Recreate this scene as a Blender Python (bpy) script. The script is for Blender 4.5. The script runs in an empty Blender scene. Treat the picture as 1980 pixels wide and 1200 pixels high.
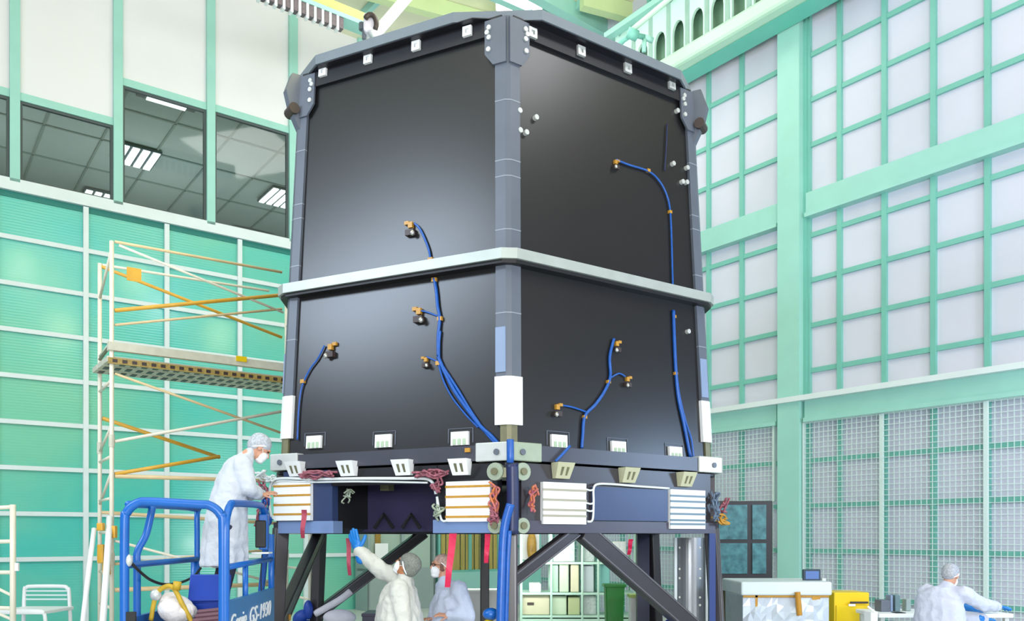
import bpy, bmesh, math, random
from mathutils import Vector as V, Matrix, Quaternion
random.seed(7)
SC = bpy.context.scene
COL = SC.collection
F, H, CX, HY = 1620.0, 1.85, 990.0, 1036.0      # focal length in pixels, eye height, level-camera horizon
CAM = V((0, 0, H))

# ------------------------------------------------------------------ materials
def lin(c):
    return tuple(((v/255)/12.92 if v/255 <= .04045 else ((v/255+.055)/1.055)**2.4) for v in c)

MATS = {}
def mat(name, rgb, rough=.5, metal=0., spec=.5, noise=0., scale=6., rgb2=None, bump=0., bscale=60., coat=0., alpha=1., sheen=0., stretch=None, emit=0.):
    if name in MATS: return MATS[name]
    m = bpy.data.materials.new(name); m.use_nodes = True
    nt = m.node_tree; b = nt.nodes['Principled BSDF']
    c = lin(rgb)
    b.inputs['Base Color'].default_value = (*c, 1)
    b.inputs['Roughness'].default_value = rough
    b.inputs['Metallic'].default_value = metal
    b.inputs['Specular IOR Level'].default_value = spec
    if coat: b.inputs['Coat Weight'].default_value = coat; b.inputs['Coat Roughness'].default_value = .12
    if sheen: b.inputs['Sheen Weight'].default_value = sheen
    if alpha < 1: b.inputs['Alpha'].default_value = alpha
    if emit:
        b.inputs['Emission Color'].default_value = (*c, 1); b.inputs['Emission Strength'].default_value = emit
    tc = nt.nodes.new('ShaderNodeTexCoord')
    src = tc.outputs['Object']
    if stretch:
        mp = nt.nodes.new('ShaderNodeMapping'); mp.inputs['Scale'].default_value = stretch
        nt.links.new(src, mp.inputs['Vector']); src = mp.outputs['Vector']
    n = nt.nodes.new('ShaderNodeTexNoise'); n.inputs['Scale'].default_value = scale; n.inputs['Detail'].default_value = 4
    nt.links.new(src, n.inputs['Vector'])
    c2 = lin(rgb2) if rgb2 else tuple(v*(1-noise) for v in c)
    if noise or rgb2:
        r = nt.nodes.new('ShaderNodeValToRGB')
        r.color_ramp.elements[0].position = .32; r.color_ramp.elements[1].position = .68
        r.color_ramp.elements[0].color = (*c2, 1); r.color_ramp.elements[1].color = (*c, 1)
        nt.links.new(n.outputs['Fac'], r.inputs['Fac']); nt.links.new(r.outputs['Color'], b.inputs['Base Color'])
    if bump:
        n2 = nt.nodes.new('ShaderNodeTexNoise'); n2.inputs['Scale'].default_value = bscale; n2.inputs['Detail'].default_value = 3
        nt.links.new(src, n2.inputs['Vector'])
        bp = nt.nodes.new('ShaderNodeBump'); bp.inputs['Strength'].default_value = bump; bp.inputs['Distance'].default_value = .05
        nt.links.new(n2.outputs['Fac'], bp.inputs['Height']); nt.links.new(bp.outputs['Normal'], b.inputs['Normal'])
    MATS[name] = m
    return m

def ribbed_mat():
    m = mat('teal_ribbed_sheet', (56,192,188), .24, spec=.6, coat=.3, scale=.22, rgb2=(120,200,172), stretch=(1,1,1.6))
    nt = m.node_tree; b = nt.nodes['Principled BSDF']
    tc = nt.nodes.new('ShaderNodeTexCoord')
    w = nt.nodes.new('ShaderNodeTexWave'); w.wave_type = 'BANDS'; w.bands_direction = 'Z'
    w.inputs['Scale'].default_value = 5.5; w.inputs['Distortion'].default_value = 1.2; w.inputs['Detail'].default_value = 2
    nt.links.new(tc.outputs['Object'], w.inputs['Vector'])
    bp = nt.nodes.new('ShaderNodeBump'); bp.inputs['Strength'].default_value = .07; bp.inputs['Distance'].default_value = .02
    nt.links.new(w.outputs['Fac'], bp.inputs['Height']); nt.links.new(bp.outputs['Normal'], b.inputs['Normal'])
    return m

def glass_mat(name, tint=(226,234,232), a=.12):
    m = bpy.data.materials.new(name); m.use_nodes = True; nt = m.node_tree
    for x in list(nt.nodes): nt.nodes.remove(x)
    o = nt.nodes.new('ShaderNodeOutputMaterial'); mx = nt.nodes.new('ShaderNodeMixShader')
    t = nt.nodes.new('ShaderNodeBsdfTransparent'); t.inputs['Color'].default_value = (*lin(tint), 1)
    g = nt.nodes.new('ShaderNodeBsdfGlossy'); g.inputs['Roughness'].default_value = .05
    lw = nt.nodes.new('ShaderNodeLayerWeight'); lw.inputs['Blend'].default_value = a
    mu = nt.nodes.new('ShaderNodeMath'); mu.operation = 'MULTIPLY_ADD'; mu.inputs[1].default_value = .2; mu.inputs[2].default_value = .025
    nt.links.new(lw.outputs['Facing'], mu.inputs[0]); nt.links.new(mu.outputs[0], mx.inputs['Fac'])
    nt.links.new(t.outputs[0], mx.inputs[1]); nt.links.new(g.outputs[0], mx.inputs[2]); nt.links.new(mx.outputs[0], o.inputs['Surface'])
    return m

MINT   = mat('mint_paint', (158,212,202), .45, noise=.06, scale=2)
MINT_D = mat('deep_mint_paint', (120,190,177), .45, noise=.08, scale=2)
WHITE  = mat('white_wall_panel', (234,232,237), .45, noise=.04, scale=.5)
PALE   = mat('pale_blue_white_bar', (222,232,236), .4, noise=.05, scale=3)
FILT   = mat('filter_face', (212,212,230), .6, rgb2=(203,205,221), scale=.6)
WIRE   = mat('pale_wire', (206,224,224), .5)
TEAL   = ribbed_mat()
BLACKP = mat('black_composite_panel', (29,29,31), .31, spec=.62, noise=.12, scale=1.3)
GREYP  = mat('grey_composite_post', (92,99,112), .42, spec=.5, noise=.10, scale=3)
DARKB  = mat('dark_beam', (22,22,29), .45, noise=.15, scale=4)
RINGM  = mat('bare_metal_ring', (176,184,180), .42, metal=.25, noise=.10, scale=5)
LIPM   = mat('grey_lip', (112,122,132), .42, noise=.1, scale=3)
ALU    = mat('light_alloy', (206,210,208), .38, metal=.3, noise=.08, scale=8)
ALUG   = mat('greenish_alloy', (158,170,150), .42, metal=.2, noise=.1, scale=8)
KHAKI  = mat('khaki_alloy', (118,116,88), .45, metal=.2, noise=.15, scale=10)
WHITEP = mat('white_plastic', (236,238,240), .4, noise=.03, scale=8)
LBLUE  = mat('light_blue_cover', (128,146,178), .45, noise=.06, scale=4)
BLUEC  = mat('blue_cable', (24,88,176), .35, noise=.2, scale=20)
BLUED  = mat('navy_cable', (22,36,84), .4, noise=.3, scale=20)
YTAPE  = mat('amber_tape', (190,140,48), .4, noise=.15, scale=30)
STEEL  = mat('sensor_steel', (190,190,186), .25, metal=.8)
DARKBR = mat('dark_sensor_base', (58,46,44), .45)
NAVYP  = mat('navy_plate', (44,60,100), .38, spec=.55, noise=.12, scale=2)
PLUM   = mat('plum_inner_panel', (52,46,82), .45, noise=.2, scale=2)
STANDM = mat('dark_stand_tube', (52,48,54), .36, spec=.6, noise=.15, scale=4)
BLACK  = mat('matt_black', (18,18,22), .5)
PINKW  = mat('pink_wire', (168,96,112), .45, rgb2=(112,62,74), scale=25)
ORW    = mat('orange_wire', (206,120,48), .45, rgb2=(158,84,120), scale=25)
WCABLE = mat('white_cable', (214,220,222), .4)
RED    = mat('red_streamer', (214,26,78), .5, noise=.12, scale=14)
DRED   = mat('faded_red_streamer', (168,60,84), .5, noise=.12, scale=14)
LIFT   = mat('lift_blue_paint', (12,96,184), .33, spec=.55, noise=.1, scale=4)
LIFT_D = mat('lift_deep_blue', (14,58,160), .35, noise=.12, scale=4)
CREAM  = mat('cream_scaffold_paint', (232,226,208), .45, noise=.08, scale=5)
YELLOW = mat('yellow_scaffold_paint', (224,170,58), .42, noise=.14, scale=6)
PLANK  = mat('plank_metal', (206,204,186), .5, noise=.12, scale=10)
PLANKY = mat('plank_amber_edge', (176,150,82), .5, noise=.35, scale=40)
SMOCK  = mat('white_cleanroom_fabric', (194,199,208), .75, noise=.05, scale=6, bump=.35, bscale=14, sheen=.2)
SMOCKB = mat('bluish_cleanroom_fabric', (188,197,220), .75, noise=.07, scale=6, bump=.35, bscale=14, sheen=.2)
SMOCKC = mat('cream_cleanroom_fabric', (204,205,198), .75, noise=.06, scale=6, bump=.35, bscale=14, sheen=.2)
SKIN   = mat('skin', (204,150,124), .5, noise=.08, scale=30)
SKIN2  = mat('skin_tan', (186,124,84), .5, noise=.08, scale=30)
CAPG   = mat('grey_hair_net', (132,136,130), .8, rgb2=(104,108,102), scale=60)
CAPW   = mat('white_hair_net', (190,196,206), .8, rgb2=(150,154,160), scale=60)
HAIR   = mat('brown_hair', (124,84,68), .6, noise=.3, scale=40)
MASKM  = mat('white_face_mask', (238,240,242), .8)
GLOVE  = mat('blue_nitrile', (24,122,206), .4, noise=.08, scale=12)
TROUS  = mat('dark_navy_cloth', (34,38,62), .7, noise=.15, scale=12)
EYE    = mat('dark_eye', (38,28,26), .2)
YCAB   = mat('yellow_enamel', (232,196,8), .35, noise=.06, scale=3)
FOIL   = mat('crinkled_clear_wrap', (200,210,224), .2, metal=.2, noise=.10, scale=9)
GREENB = mat('green_plastic', (18,122,34), .4, noise=.15, scale=3)
BEIGE  = mat('beige_board', (190,190,160), .6, noise=.08, scale=5)
BEIGE2 = mat('pale_green_board', (176,198,170), .6, noise=.1, scale=5)
BROWN  = mat('brown_board', (96,72,40), .6, noise=.2, scale=4)
CLEARB = mat('clear_bag', (206,220,216), .25, alpha=.55, bump=.6, bscale=16)
AMBERC = mat('amber_sheet', (226,188,108), .35, rgb2=(196,166,84), scale=5, stretch=(9,9,.3))
TEALG  = mat('mottled_teal_glass', (78,140,148), .3, rgb2=(40,92,104), scale=9)
STEELC = mat('brushed_cylinder', (168,172,178), .3, metal=.85, noise=.12, scale=2, stretch=(1,1,.2))
RIVET  = mat('bright_rivet', (224,226,220), .35)
GREYC  = mat('grey_cabinet', (150,166,164), .5, noise=.06, scale=4)
PAPER  = mat('white_paper', (238,240,240), .7)
SCREEN = mat('monitor_screen', (92,120,176), .25)
FLOORM = mat('pale_vinyl_floor', (206,212,206), .3, noise=.05, scale=.7)
CEILM  = mat('pale_cream_ceiling', (236,232,206), .6, rgb2=(226,228,196), scale=.35)
OBSM   = mat('observation_room_wall', (176,186,182), .8, noise=.06, scale=1)
FRAME  = mat('dark_window_gasket', (74,84,86), .5)
GLASS  = glass_mat('window_glass')
GLASS2 = glass_mat('cabinet_glass', (248,252,250), .25)
LAMP   = mat('lamp_lens', (255,252,240), .4, emit=9.)
TUBE   = mat('tube_lens', (250,252,255), .4, emit=5.)

# ------------------------------------------------------------------ mesh collector
WM = {}          # world matrix of each parent, by object name
class MB:
    def __init__(s): s.b = bmesh.new()
    def hexa(s, p):                       # 8 points: bottom loop 0-3, top loop 4-7
        v = [s.b.verts.new(q) for q in p]
        for f in ((0,3,2,1),(4,5,6,7),(0,1,5,4),(1,2,6,5),(2,3,7,6),(3,0,4,7)): s.b.faces.new([v[i] for i in f])
        return s
    def box(s, c, d, rz=0., M=None):
        R = M if M is not None else Matrix.Rotation(rz, 3, 'Z'); c = V(c); a, b, h = [k/2 for k in d]
        return s.hexa([c + R @ V(q) for q in ((-a,-b,-h),(a,-b,-h),(a,b,-h),(-a,b,-h),(-a,-b,h),(a,-b,h),(a,b,h),(-a,b,h))])
    def bar(s, p, q, w, h=None, up=V((0,0,1))):   # rectangular bar from p to q
        p, q = V(p), V(q); h = h or w; d = (q-p).normalized()
        if abs(d.dot(up)) > .98: up = V((0,1,0))
        x = d.cross(up).normalized()*w/2; y = x.normalized().cross(d)*h/2
        return s.hexa([p-x-y, p+x-y, p+x+y, p-x+y, q-x-y, q+x-y, q+x+y, q-x+y])
    def loops(s, L, closed=True, cap=True):
        R = [[s.b.verts.new(q) for q in l] for l in L]; n = len(R[0])
        for a, b in zip(R, R[1:]):
            for i in range(n if closed else n-1):
                j = (i+1) % n; s.b.faces.new((a[i], a[j], b[j], b[i]))
        if cap: s.b.faces.new(R[0][::-1]); s.b.faces.new(R[-1])
        return s
    def tube(s, pts, r, n=8, smooth=False):
        pts = [V(p) for p in pts]
        if smooth and len(pts) > 2:
            out = []
            for i in range(len(pts)-1):
                p0 = pts[max(i-1,0)]; p1 = pts[i]; p2 = pts[i+1]; p3 = pts[min(i+2,len(pts)-1)]
                for k in range(6):
                    t = k/6; out.append(.5*((2*p1)+(p2-p0)*t+(2*p0-5*p1+4*p2-p3)*t*t+(3*p1-p0-3*p2+p3)*t**3))
            pts = out + [pts[-1]]
        rs = r if isinstance(r, (list, tuple)) else [r]*len(pts)
        L = []; x = None
        for i, p in enumerate(pts):
            d = (pts[min(i+1,len(pts)-1)] - pts[max(i-1,0)]).normalized()
            if x is None:
                x = d.orthogonal().normalized()
            x = (x - d*x.dot(d)).normalized(); y = d.cross(x)
            L.append([p + (x*math.cos(2*math.pi*k/n) + y*math.sin(2*math.pi*k/n))*rs[i] for k in range(n)])
        return s.loops(L)
    def cyl(s, p, q, r, n=16, r2=None): return s.tube([p, q], [r, r if r2 is None else r2], n)
    def ell(s, c, r, M=None, seg=14, ring=9):
        c = V(c); R = M if M is not None else Matrix.Identity(3); L = []
        top = s.b.verts.new(c + R @ V((0,0,r[2]))); bot = s.b.verts.new(c - R @ V((0,0,r[2])))
        for i in range(1, ring):
            a = math.pi*i/ring
            L.append([s.b.verts.new(c + R @ V((r[0]*math.sin(a)*math.cos(2*math.pi*k/seg), r[1]*math.sin(a)*math.sin(2*math.pi*k/seg), r[2]*math.cos(a)))) for k in range(seg)])
        for k in range(seg):
            j = (k+1) % seg
            s.b.faces.new((top, L[0][k], L[0][j])); s.b.faces.new((bot, L[-1][j], L[-1][k]))
            for a, b in zip(L, L[1:]): s.b.faces.new((a[k], b[k], b[j], a[j]))
        return s
    def prism(s, poly, d):                # planar polygon swept by d
        a = [V(p) for p in poly]; return s.loops([a, [p + V(d) for p in a]])
    def cap(s, p, q, r0, r1, n=12):       # tapered capsule
        p, q = V(p), V(q); s.cyl(p, q, r0, n, r1); s.ell(p, (r0,)*3, None, n, 6); s.ell(q, (r1,)*3, None, n, 6); return s
    def build(s, name, m, parent=None, smooth=False, bevel=0., remesh=0., soft=0, label=None, sharp=None):
        bmesh.ops.recalc_face_normals(s.b, faces=s.b.faces)
        me = bpy.data.meshes.new(name); 
        if parent is not None: s.b.transform(WM[parent.name].inverted())
        s.b.to_mesh(me); s.b.free(); me.materials.append(m)
        o = bpy.data.objects.new(name, me); COL.objects.link(o)
        if parent is not None: o.parent = parent; WM[o.name] = WM[parent.name]
        else: WM[o.name] = Matrix.Identity(4)
        if remesh:
            a = o.modifiers.new('r', 'REMESH'); a.mode = 'VOXEL'; a.voxel_size = remesh
            if soft:
                b = o.modifiers.new('s', 'SMOOTH'); b.iterations = soft; b.factor = .5
        if bevel:
            a = o.modifiers.new('b', 'BEVEL'); a.width = bevel; a.segments = 2; a.limit_method = 'ANGLE'
        if remesh or bevel:
            dg = bpy.context.evaluated_depsgraph_get(); dg.update()
            me2 = bpy.data.meshes.new_from_object(o.evaluated_get(dg)); o.modifiers.clear(); o.data = me2; me2.name = name
            if not me2.materials: me2.materials.append(m)
        if smooth:
            o.data.polygons.foreach_set('use_smooth', [True]*len(o.data.polygons))
        if label: o['label'] = label
        return o

def thing(name, label, cat, loc=(0,0,0), group=None, rz=0.):
    o = bpy.data.objects.new(name, None); COL.objects.link(o); o.empty_display_size = .2
    o.location = loc; o.rotation_euler = (0,0,rz)
    WM[o.name] = Matrix.Translation(V(loc)) @ Matrix.Rotation(rz, 4, 'Z')
    o['label'] = label; o['category'] = cat
    if group: o['group'] = group
    return o
def tag(o, label, cat, group=None, kind=None):
    o['label'] = label; o['category'] = cat
    if group: o['group'] = group
    if kind: o['kind'] = kind
    return o
def struct(o): o['kind'] = 'structure'; return o
def recentre(o):                       # put a one-mesh thing's origin at its base
    vs = [v.co for v in o.data.vertices]
    c = V(((min(v.x for v in vs)+max(v.x for v in vs))/2, (min(v.y for v in vs)+max(v.y for v in vs))/2, min(v.z for v in vs)))
    o.data.transform(Matrix.Translation(-c)); o.location = c; WM[o.name] = Matrix.Translation(c); return o
def dup(root, loc, label=None, rz=None, z=None):
    r = root.copy(); COL.objects.link(r); r.location = loc
    if rz is not None: r.rotation_euler = (0,0,rz)
    if label: r['label'] = label
    for ch in list(root.children):
        c = ch.copy(); COL.objects.link(c); c.parent = r
        for g in ch.children:
            d = g.copy(); COL.objects.link(d); d.parent = c
    return r

def at(x, y, Y): return V(((x-CX)/F*Y, Y, H+(HY-y)/F*Y))
def ray(x, y): return V(((x-CX)/F, 1, (HY-y)/F))

class Wall:                            # a vertical plane: u runs along it, o is the distance into the room
    def __init__(s, o, az, inward):
        s.o = V((o[0], o[1], 0)); a = math.radians(az); s.d = V((math.sin(a), math.cos(a), 0))
        s.n = V((s.d.y, -s.d.x, 0)); 
        if s.n.dot(V(inward)) < 0: s.n = -s.n
    def pt(s, u, z, o=0.): return s.o + s.d*u + s.n*o + V((0,0,z))
    def uz(s, x, y, o=0.):
        r = ray(x, y); p0 = s.o + s.n*o; t = (p0.x*s.n.x + p0.y*s.n.y)/(r.x*s.n.x + r.y*s.n.y)
        p = CAM + r*t; return (p-s.o).dot(s.d), p.z
    def u(s, x, o=0.): return s.uz(x, HY, o)[0]
    def z(s, x, y, o=0.): return s.uz(x, y, o)[1]
    def box(s, mb, u0, u1, z0, z1, o0, o1):
        return mb.hexa([s.pt(u0,z0,o0), s.pt(u1,z0,o0), s.pt(u1,z0,o1), s.pt(u0,z0,o1), s.pt(u0,z1,o0), s.pt(u1,z1,o0), s.pt(u1,z1,o1), s.pt(u0,z1,o1)])
LW = Wall((-10.2, 16.7), 53.5, (1,-1,0))
RW = Wall((7.35, 14.0), -37.5, (-1,-1,0))
def cross_u(A, B):                     # u on A where it meets B
    return (B.o - A.o).dot(B.n)/A.d.dot(B.n)
LU1 = cross_u(LW, RW); RU1 = cross_u(RW, LW)
CEIL = 14.5
# ================================================================== the hall
mb = MB(); mb.hexa([V(p) for p in ((-26,-8,-.1),(18,-8,-.1),(18,30,-.1),(-26,30,-.1),(-26,-8,0),(18,-8,0),(18,30,0),(-26,30,0))])
struct(mb.build('floor', FLOORM))
mb = MB(); mb.hexa([V(p) for p in ((-26,-8,CEIL),(18,-8,CEIL),(16,26,CEIL),(-20,26,CEIL),(-26,-8,CEIL+.2),(18,-8,CEIL+.2),(16,26,CEIL+.2),(-20,26,CEIL+.2))])
ceil = struct(mb.build('ceiling', CEILM))

# ---- left wall: ribbed teal lower part under a pale lattice, then windows, then white panels
ULEFT = LW.u(-330)
zband = LW.z(270, 424)                 # underside of the band below the windows
mb = MB(); LW.box(mb, ULEFT, LU1, 0, zband+.1, -.12, 0)
wl = struct(mb.build('wall_left', TEAL))
mb = MB(); LW.box(mb, ULEFT, LU1, zband+.02, zband+.26, 0, .10); mb.build('window_band', PALE, wl)
mb = MB(); LW.box(mb, ULEFT, LU1, zband-.10, zband+.02, 0, .02); mb.build('shade_strip', mat('shade_teal', (20,120,112), .5), wl)  # raised dark strip standing in for the shadow line below the band
zr0 = LW.z(0, 992); dz = (1036-0)*0 + .922
for k in range(-1, 7):
    z = zr0 + dz*k
    mb = MB(); LW.box(mb, ULEFT, LU1, z-.045, z+.045, .005, .065); mb.build('rail', PALE, wl)
u0 = LW.u(165); du = (LW.u(462)-LW.u(165))/2
k = -4
while u0 + du*k < LU1:
    if u0 + du*k > ULEFT:
        mb = MB(); LW.box(mb, u0+du*k-.05, u0+du*k+.05, 0, zband, .005, .085); mb.build('post', PALE, wl)
    k += 1
# mullions, windows, upper panels
mull = [(-150,-128), (18,38), (218,236), (398,414), (557,573), (690,705)]
tops = [None, 180, 172, 166, 219, None]
MU = [(LW.u(a), LW.u(b)) for a, b in mull]
ztop = {0: LW.z(8, 186), 1: LW.z(40, 196), 2: LW.z(240, 167), 3: LW.z(416, 217)}
for i, (a, b) in enumerate(MU):
    mb = MB(); LW.box(mb, a, b, zband+.2, CEIL, -.1, .10); mb.build('mullion', MINT, wl)
wi = 0
for i in range(len(MU)-1):
    ua, ub = MU[i][1], MU[i+1][0]
    zt = ztop.get(i)
    if zt is None:
        mb = MB(); LW.box(mb, ua, ub, zband+.2, CEIL, -.06, 0); mb.build('upper_panel', WHITE, wl); continue
    mb = MB(); LW.box(mb, ua, ub, zt+.16, CEIL, -.06, 0); mb.build('upper_panel', WHITE, wl)
    mb = MB(); LW.box(mb, ua, ub, zt, zt+.16, -.1, .05); mb.build('window_head', MINT, wl)
    wi += 1
    mb = MB(); g = .05; zb = zband+.26
    LW.box(mb, ua, ub, zb, zb+g, -.05, .02); LW.box(mb, ua, ub, zt-g, zt, -.05, .02)
    LW.box(mb, ua, ua+g, zb+g, zt-g, -.05, .02); LW.box(mb, ub-g, ub, zb+g, zt-g, -.05, .02)
    w = struct(mb.build('window_%d' % wi, FRAME))
    mb = MB(); LW.box(mb, ua+g, ub-g, zb+g, zt-g, -.03, -.02); mb.build('pane', GLASS, w)
# right of the last mullion: plain panel to the corner
mb = MB(); LW.box(mb, MU[-1][1], LU1, zband+.2, CEIL, -.06, 0); mb.build('upper_panel', WHITE, wl)
mb = MB(); LW.box(mb, ULEFT, MU[0][0], zband+.2, CEIL, -.06, 0); mb.build('upper_panel', WHITE, wl)
# observation room behind the glass
zoc = max(ztop.values()) + .45; DEEP = -13.
mb = MB(); LW.box(mb, ULEFT, MU[4][1]+4, zoc, zoc+.1, DEEP, -.13)
obs = struct(mb.build('wall_observation_room', OBSM))
mb = MB(); LW.box(mb, ULEFT, MU[4][1]+4, zband-.4, zoc, DEEP-.1, DEEP); mb.build('back_wall', OBSM, obs)
mb = MB(); LW.box(mb, ULEFT, MU[4][1]+4, zband-.5, zband-.4, DEEP, -.13); mb.build('room_floor', OBSM, obs)
mb = MB(); LW.box(mb, MU[4][1]+4, MU[4][1]+4.1, zband-.4, zoc, DEEP, -.13); mb.build('end_wall', OBSM, obs)
mb = MB(); LW.box(mb, ULEFT-.1, ULEFT, zband-.4, zoc, DEEP, -.13); mb.build('end_wall', OBSM, obs)
mb = MB()
for k in range(1, 7): LW.box(mb, ULEFT, MU[4][1]+4, zoc-.03, zoc, -k*2-.03, -k*2+.03)
for k in range(0, 14): LW.box(mb, ULEFT+k*1.3, ULEFT+k*1.3+.05, zoc-.03, zoc, DEEP, -.13)
mb.build('ceiling_grid', mat('dark_grid', (136,148,142), .7), obs)
def on_ceiling(x, y, zc): r = ray(x, y); return CAM + r*((zc-H)/r.z)
rzL = math.atan2(LW.d.y, LW.d.x)
def troffer(x, y, label, lx=1.1, ly=1.1, n=4):
    p = on_ceiling(x, y, zoc-.12)
    t = thing('troffer_light', label, 'ceiling light', (p.x, p.y, zoc-.12), 'lights inside the observation room', rzL)
    R = Matrix.Rotation(rzL, 3, 'Z')
    b = MB(); b.box((p.x,p.y,zoc-.07), (lx,ly,.06), M=R); b.build('housing', FRAME, t)
    for k in range(n):
        c = V((p.x,p.y,zoc-.11)) + R @ V((0 if n == 1 else (k-(n-1)/2)*lx/n, 0, 0))
        b = MB(); b.box(c, (lx/n*.66, ly*.94, .03), M=R); b.build('tube_lens', TUBE, t)
troffer(264, 306, 'four-tube ceiling light seen in the middle of the tall window', 1.0, 1.25)
troffer(193, 388, 'four-tube ceiling light low in the right corner of the squat window', 1.0, 1.3)
troffer(541, 384, 'four-tube ceiling light beside the left edge of the black tower', .9, 1.3)
troffer(484, 456, 'ceiling light low in the window nearest the black tower', 1.3, .8, 3)
troffer(322, 201, 'long single-strip ceiling light at the top of the tall window', 1.3, .16, 1)

# ---- right wall: filter faces in a mint lattice, beams, column, wire guards
R0 = RW.u(2330); 
mb = MB(); RW.box(mb, R0, RU1, 0, CEIL, -.3, 0)
wr = struct(mb.build('wall_right', FILT))
uc0, uc1 = RW.u(1545, .25), RW.u(1503, .25)
mb = MB(); RW.box(mb, uc0, uc1, 0, CEIL, 0, .25); mb.build('column', MINT, wr)
mb = MB(); RW.box(mb, uc0-.07, uc0, 0, CEIL, 0, .12); RW.box(mb, uc1, uc1+.07, 0, CEIL, 0, .12); mb.build('column_flange', MINT_D, wr)
zb1, zb0 = RW.z(1700, 321, .14), RW.z(1700, 367, .14)
zl1, zl0 = RW.z(1545, 766, .2), RW.z(1545, 812, .2)
for (za, zc, oo) in ((zb0, zb1, .14), (zl0, zl1-.10, .18)):
    for (ua, ub) in ((R0, uc0-.07), (uc1+.07, RU1)):
        mb = MB(); RW.box(mb, ua, ub, za, zc, 0, oo); RW.box(mb, ua, ub, za-.05, za+.03, 0, oo+.05); mb.build('beam', MINT, wr)
mb = MB(); RW.box(mb, R0, RU1, zl1-.10, zl1, 0, .32); mb.build('ledge', PALE, wr)
# lattice: one mesh per bay
gz0 = RW.z(1541, 379); dzg = (RW.z(1541, 122)-gz0)/3
ug = [RW.u(x) for x in (1626, 1708, 1807, 1912)]; dug = (ug[0]-ug[3])/3
def lattice(ua, ub, za, zc, ubase, zskip=None):
    b = MB(); n = 0
    u = ubase - dug*8
    while u < ub:
        if ua+.1 < u < ub-.1: RW.box(b, u-.045, u+.045, za, zc, 0, .07); n += 1
        u += dug
    z = gz0 - dzg*14
    while z < zc:
        if za+.1 < z < zc-.1: RW.box(b, ua, ub, z-.045, z+.045, 0, .05)
        z += dzg
    RW.box(b, ua, ua+.05, za, zc, 0, .08); RW.box(b, ub-.05, ub, za, zc, 0, .08)
    return b.build('lattice', MINT_D, wr)
uL = RW.u(1437)
for (ua, ub, base) in ((R0, uc0-.07, ug[0]), (uc1+.07, RU1, uL)):
    lattice(ua, ub, zb1, CEIL, base); lattice(ua, ub, zl1, zb0, base); lattice(ua, ub, 0, zl0, base)
# wire guards below the ledge
gp = [RW.u(x, .16) for x in (1552, 1704, 1906)]; dgp = gp[0]-gp[1]
edges = [gp[0], gp[1], gp[2], gp[2]-(gp[1]-gp[2]), R0]
for a, b in zip(edges, edges[1:]):
    g = MB(); lo, hi = b, a
    RW.box(g, lo, lo+.035, 0, zl0-.02, .13, .17); RW.box(g, hi-.035, hi, 0, zl0-.02, .13, .17); RW.box(g, lo, hi, zl0-.06, zl0-.02, .13, .17)
    RW.box(g, lo, hi, .1, .14, .13, .17)
    gd = g.build('guard_frame', WIRE, wr)
    g = MB(); u = lo+.095
    while u < hi-.03: RW.box(g, u-.005, u+.005, .1, zl0-.04, .142, .152); u += .095
    z = .2
    while z < zl0-.06: RW.box(g, lo, hi, z-.005, z+.005, .150, .160); z += .095
    g.build('wire_mesh', WIRE, wr)
a, b = RU1-.4, uc1+.12
g = MB(); u = b+.05
RW.box(g, b, b+.05, RW.z(1480, 970), zl0-.02, .12, .18)
while u < a: RW.box(g, u-.005, u+.005, .1, zl0-.04, .142, .152); u += .095
z = .2
while z < zl0-.06: RW.box(g, b, a, z-.005, z+.005, .150, .160); z += .095
g.build('wire_mesh', WIRE, wr)

# ---- crane runway girder high along the right wall (arched holes), ceiling beams
RG = Wall((RW.pt(0,0,.9).x, RW.pt(0,0,.9).y), -37.5, (-1,-1,0))
zg0 = RG.z(1405, 62)
ua, ub = RG.u(1760), RG.u(1180)
t = thing('crane_girder', 'mint runway girder with arched holes high along the filter wall', 'girder', RG.pt((ua+ub)/2, zg0))
b = MB(); RG.box(b, ua, ub, zg0-.17, zg0+.17, -.2, .12); b.build('lower_flange', mat('pale_mint_paint', (190,226,204), .4, noise=.06, scale=2), t, bevel=.07)
b = MB(); hz = 1.35; us = [RG.u(x) for x in (1312, 1348, 1388)]; st = (us[0]-us[2])/2
n = int((ub-ua)/st); uo = us[1] - st*math.floor((us[1]-ua)/st) - st/2
for k in range(-1, n+2):
    c = uo + st*(k+.5)
    lo, hi = max(ua, c-st/2), min(ub, c+st/2)
    if hi - lo < .3: continue
    hw, h0, h1 = min(.21, (hi-lo)*.3), zg0+.22, zg0+.85
    mid = (lo+hi)/2
    hole = [(mid-hw, h0), (mid+hw, h0)] + [(mid + hw*math.cos(a), h1-.25 + .25*math.sin(a)) for a in [math.pi*i/8 for i in range(0, 9)]]
    outer = []
    for (x, z) in hole:                  # matching point on the cell outline
        dx, dzz = x-mid, z-(h0+h1)/2
        sx = ((hi-lo)/2)/max(abs(dx), 1e-6); sz = (((zg0+hz)-(zg0+.1))/2)/max(abs(dzz), 1e-6)
        q = min(sx, sz); outer.append((min(hi, max(lo, mid+dx*q)), min(zg0+hz, max(zg0+.1, (2*zg0+hz+.1)/2 + dzz*q))))
    for o0 in (0., -.06):
        H0 = [b.b.verts.new(RG.pt(x, z, o0)) for x, z in hole]; O0 = [b.b.verts.new(RG.pt(x, z, o0)) for x, z in outer]
        m_ = len(hole)
        for i in range(m_):
            j = (i+1) % m_
            try: b.b.faces.new((H0[i], H0[j], O0[j], O0[i]))
            except ValueError: pass
    b.loops([[RG.pt(x, z, 0) for x, z in hole], [RG.pt(x, z, -.06) for x, z in hole]], cap=False)
    for e in (lo, hi): RG.box(b, e-.05, e+.05, zg0+.1, zg0+hz, -.08, .02)
b.build('pierced_web', mat('white_mint_paint', (200,234,224), .45, noise=.05, scale=2), t)
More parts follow.
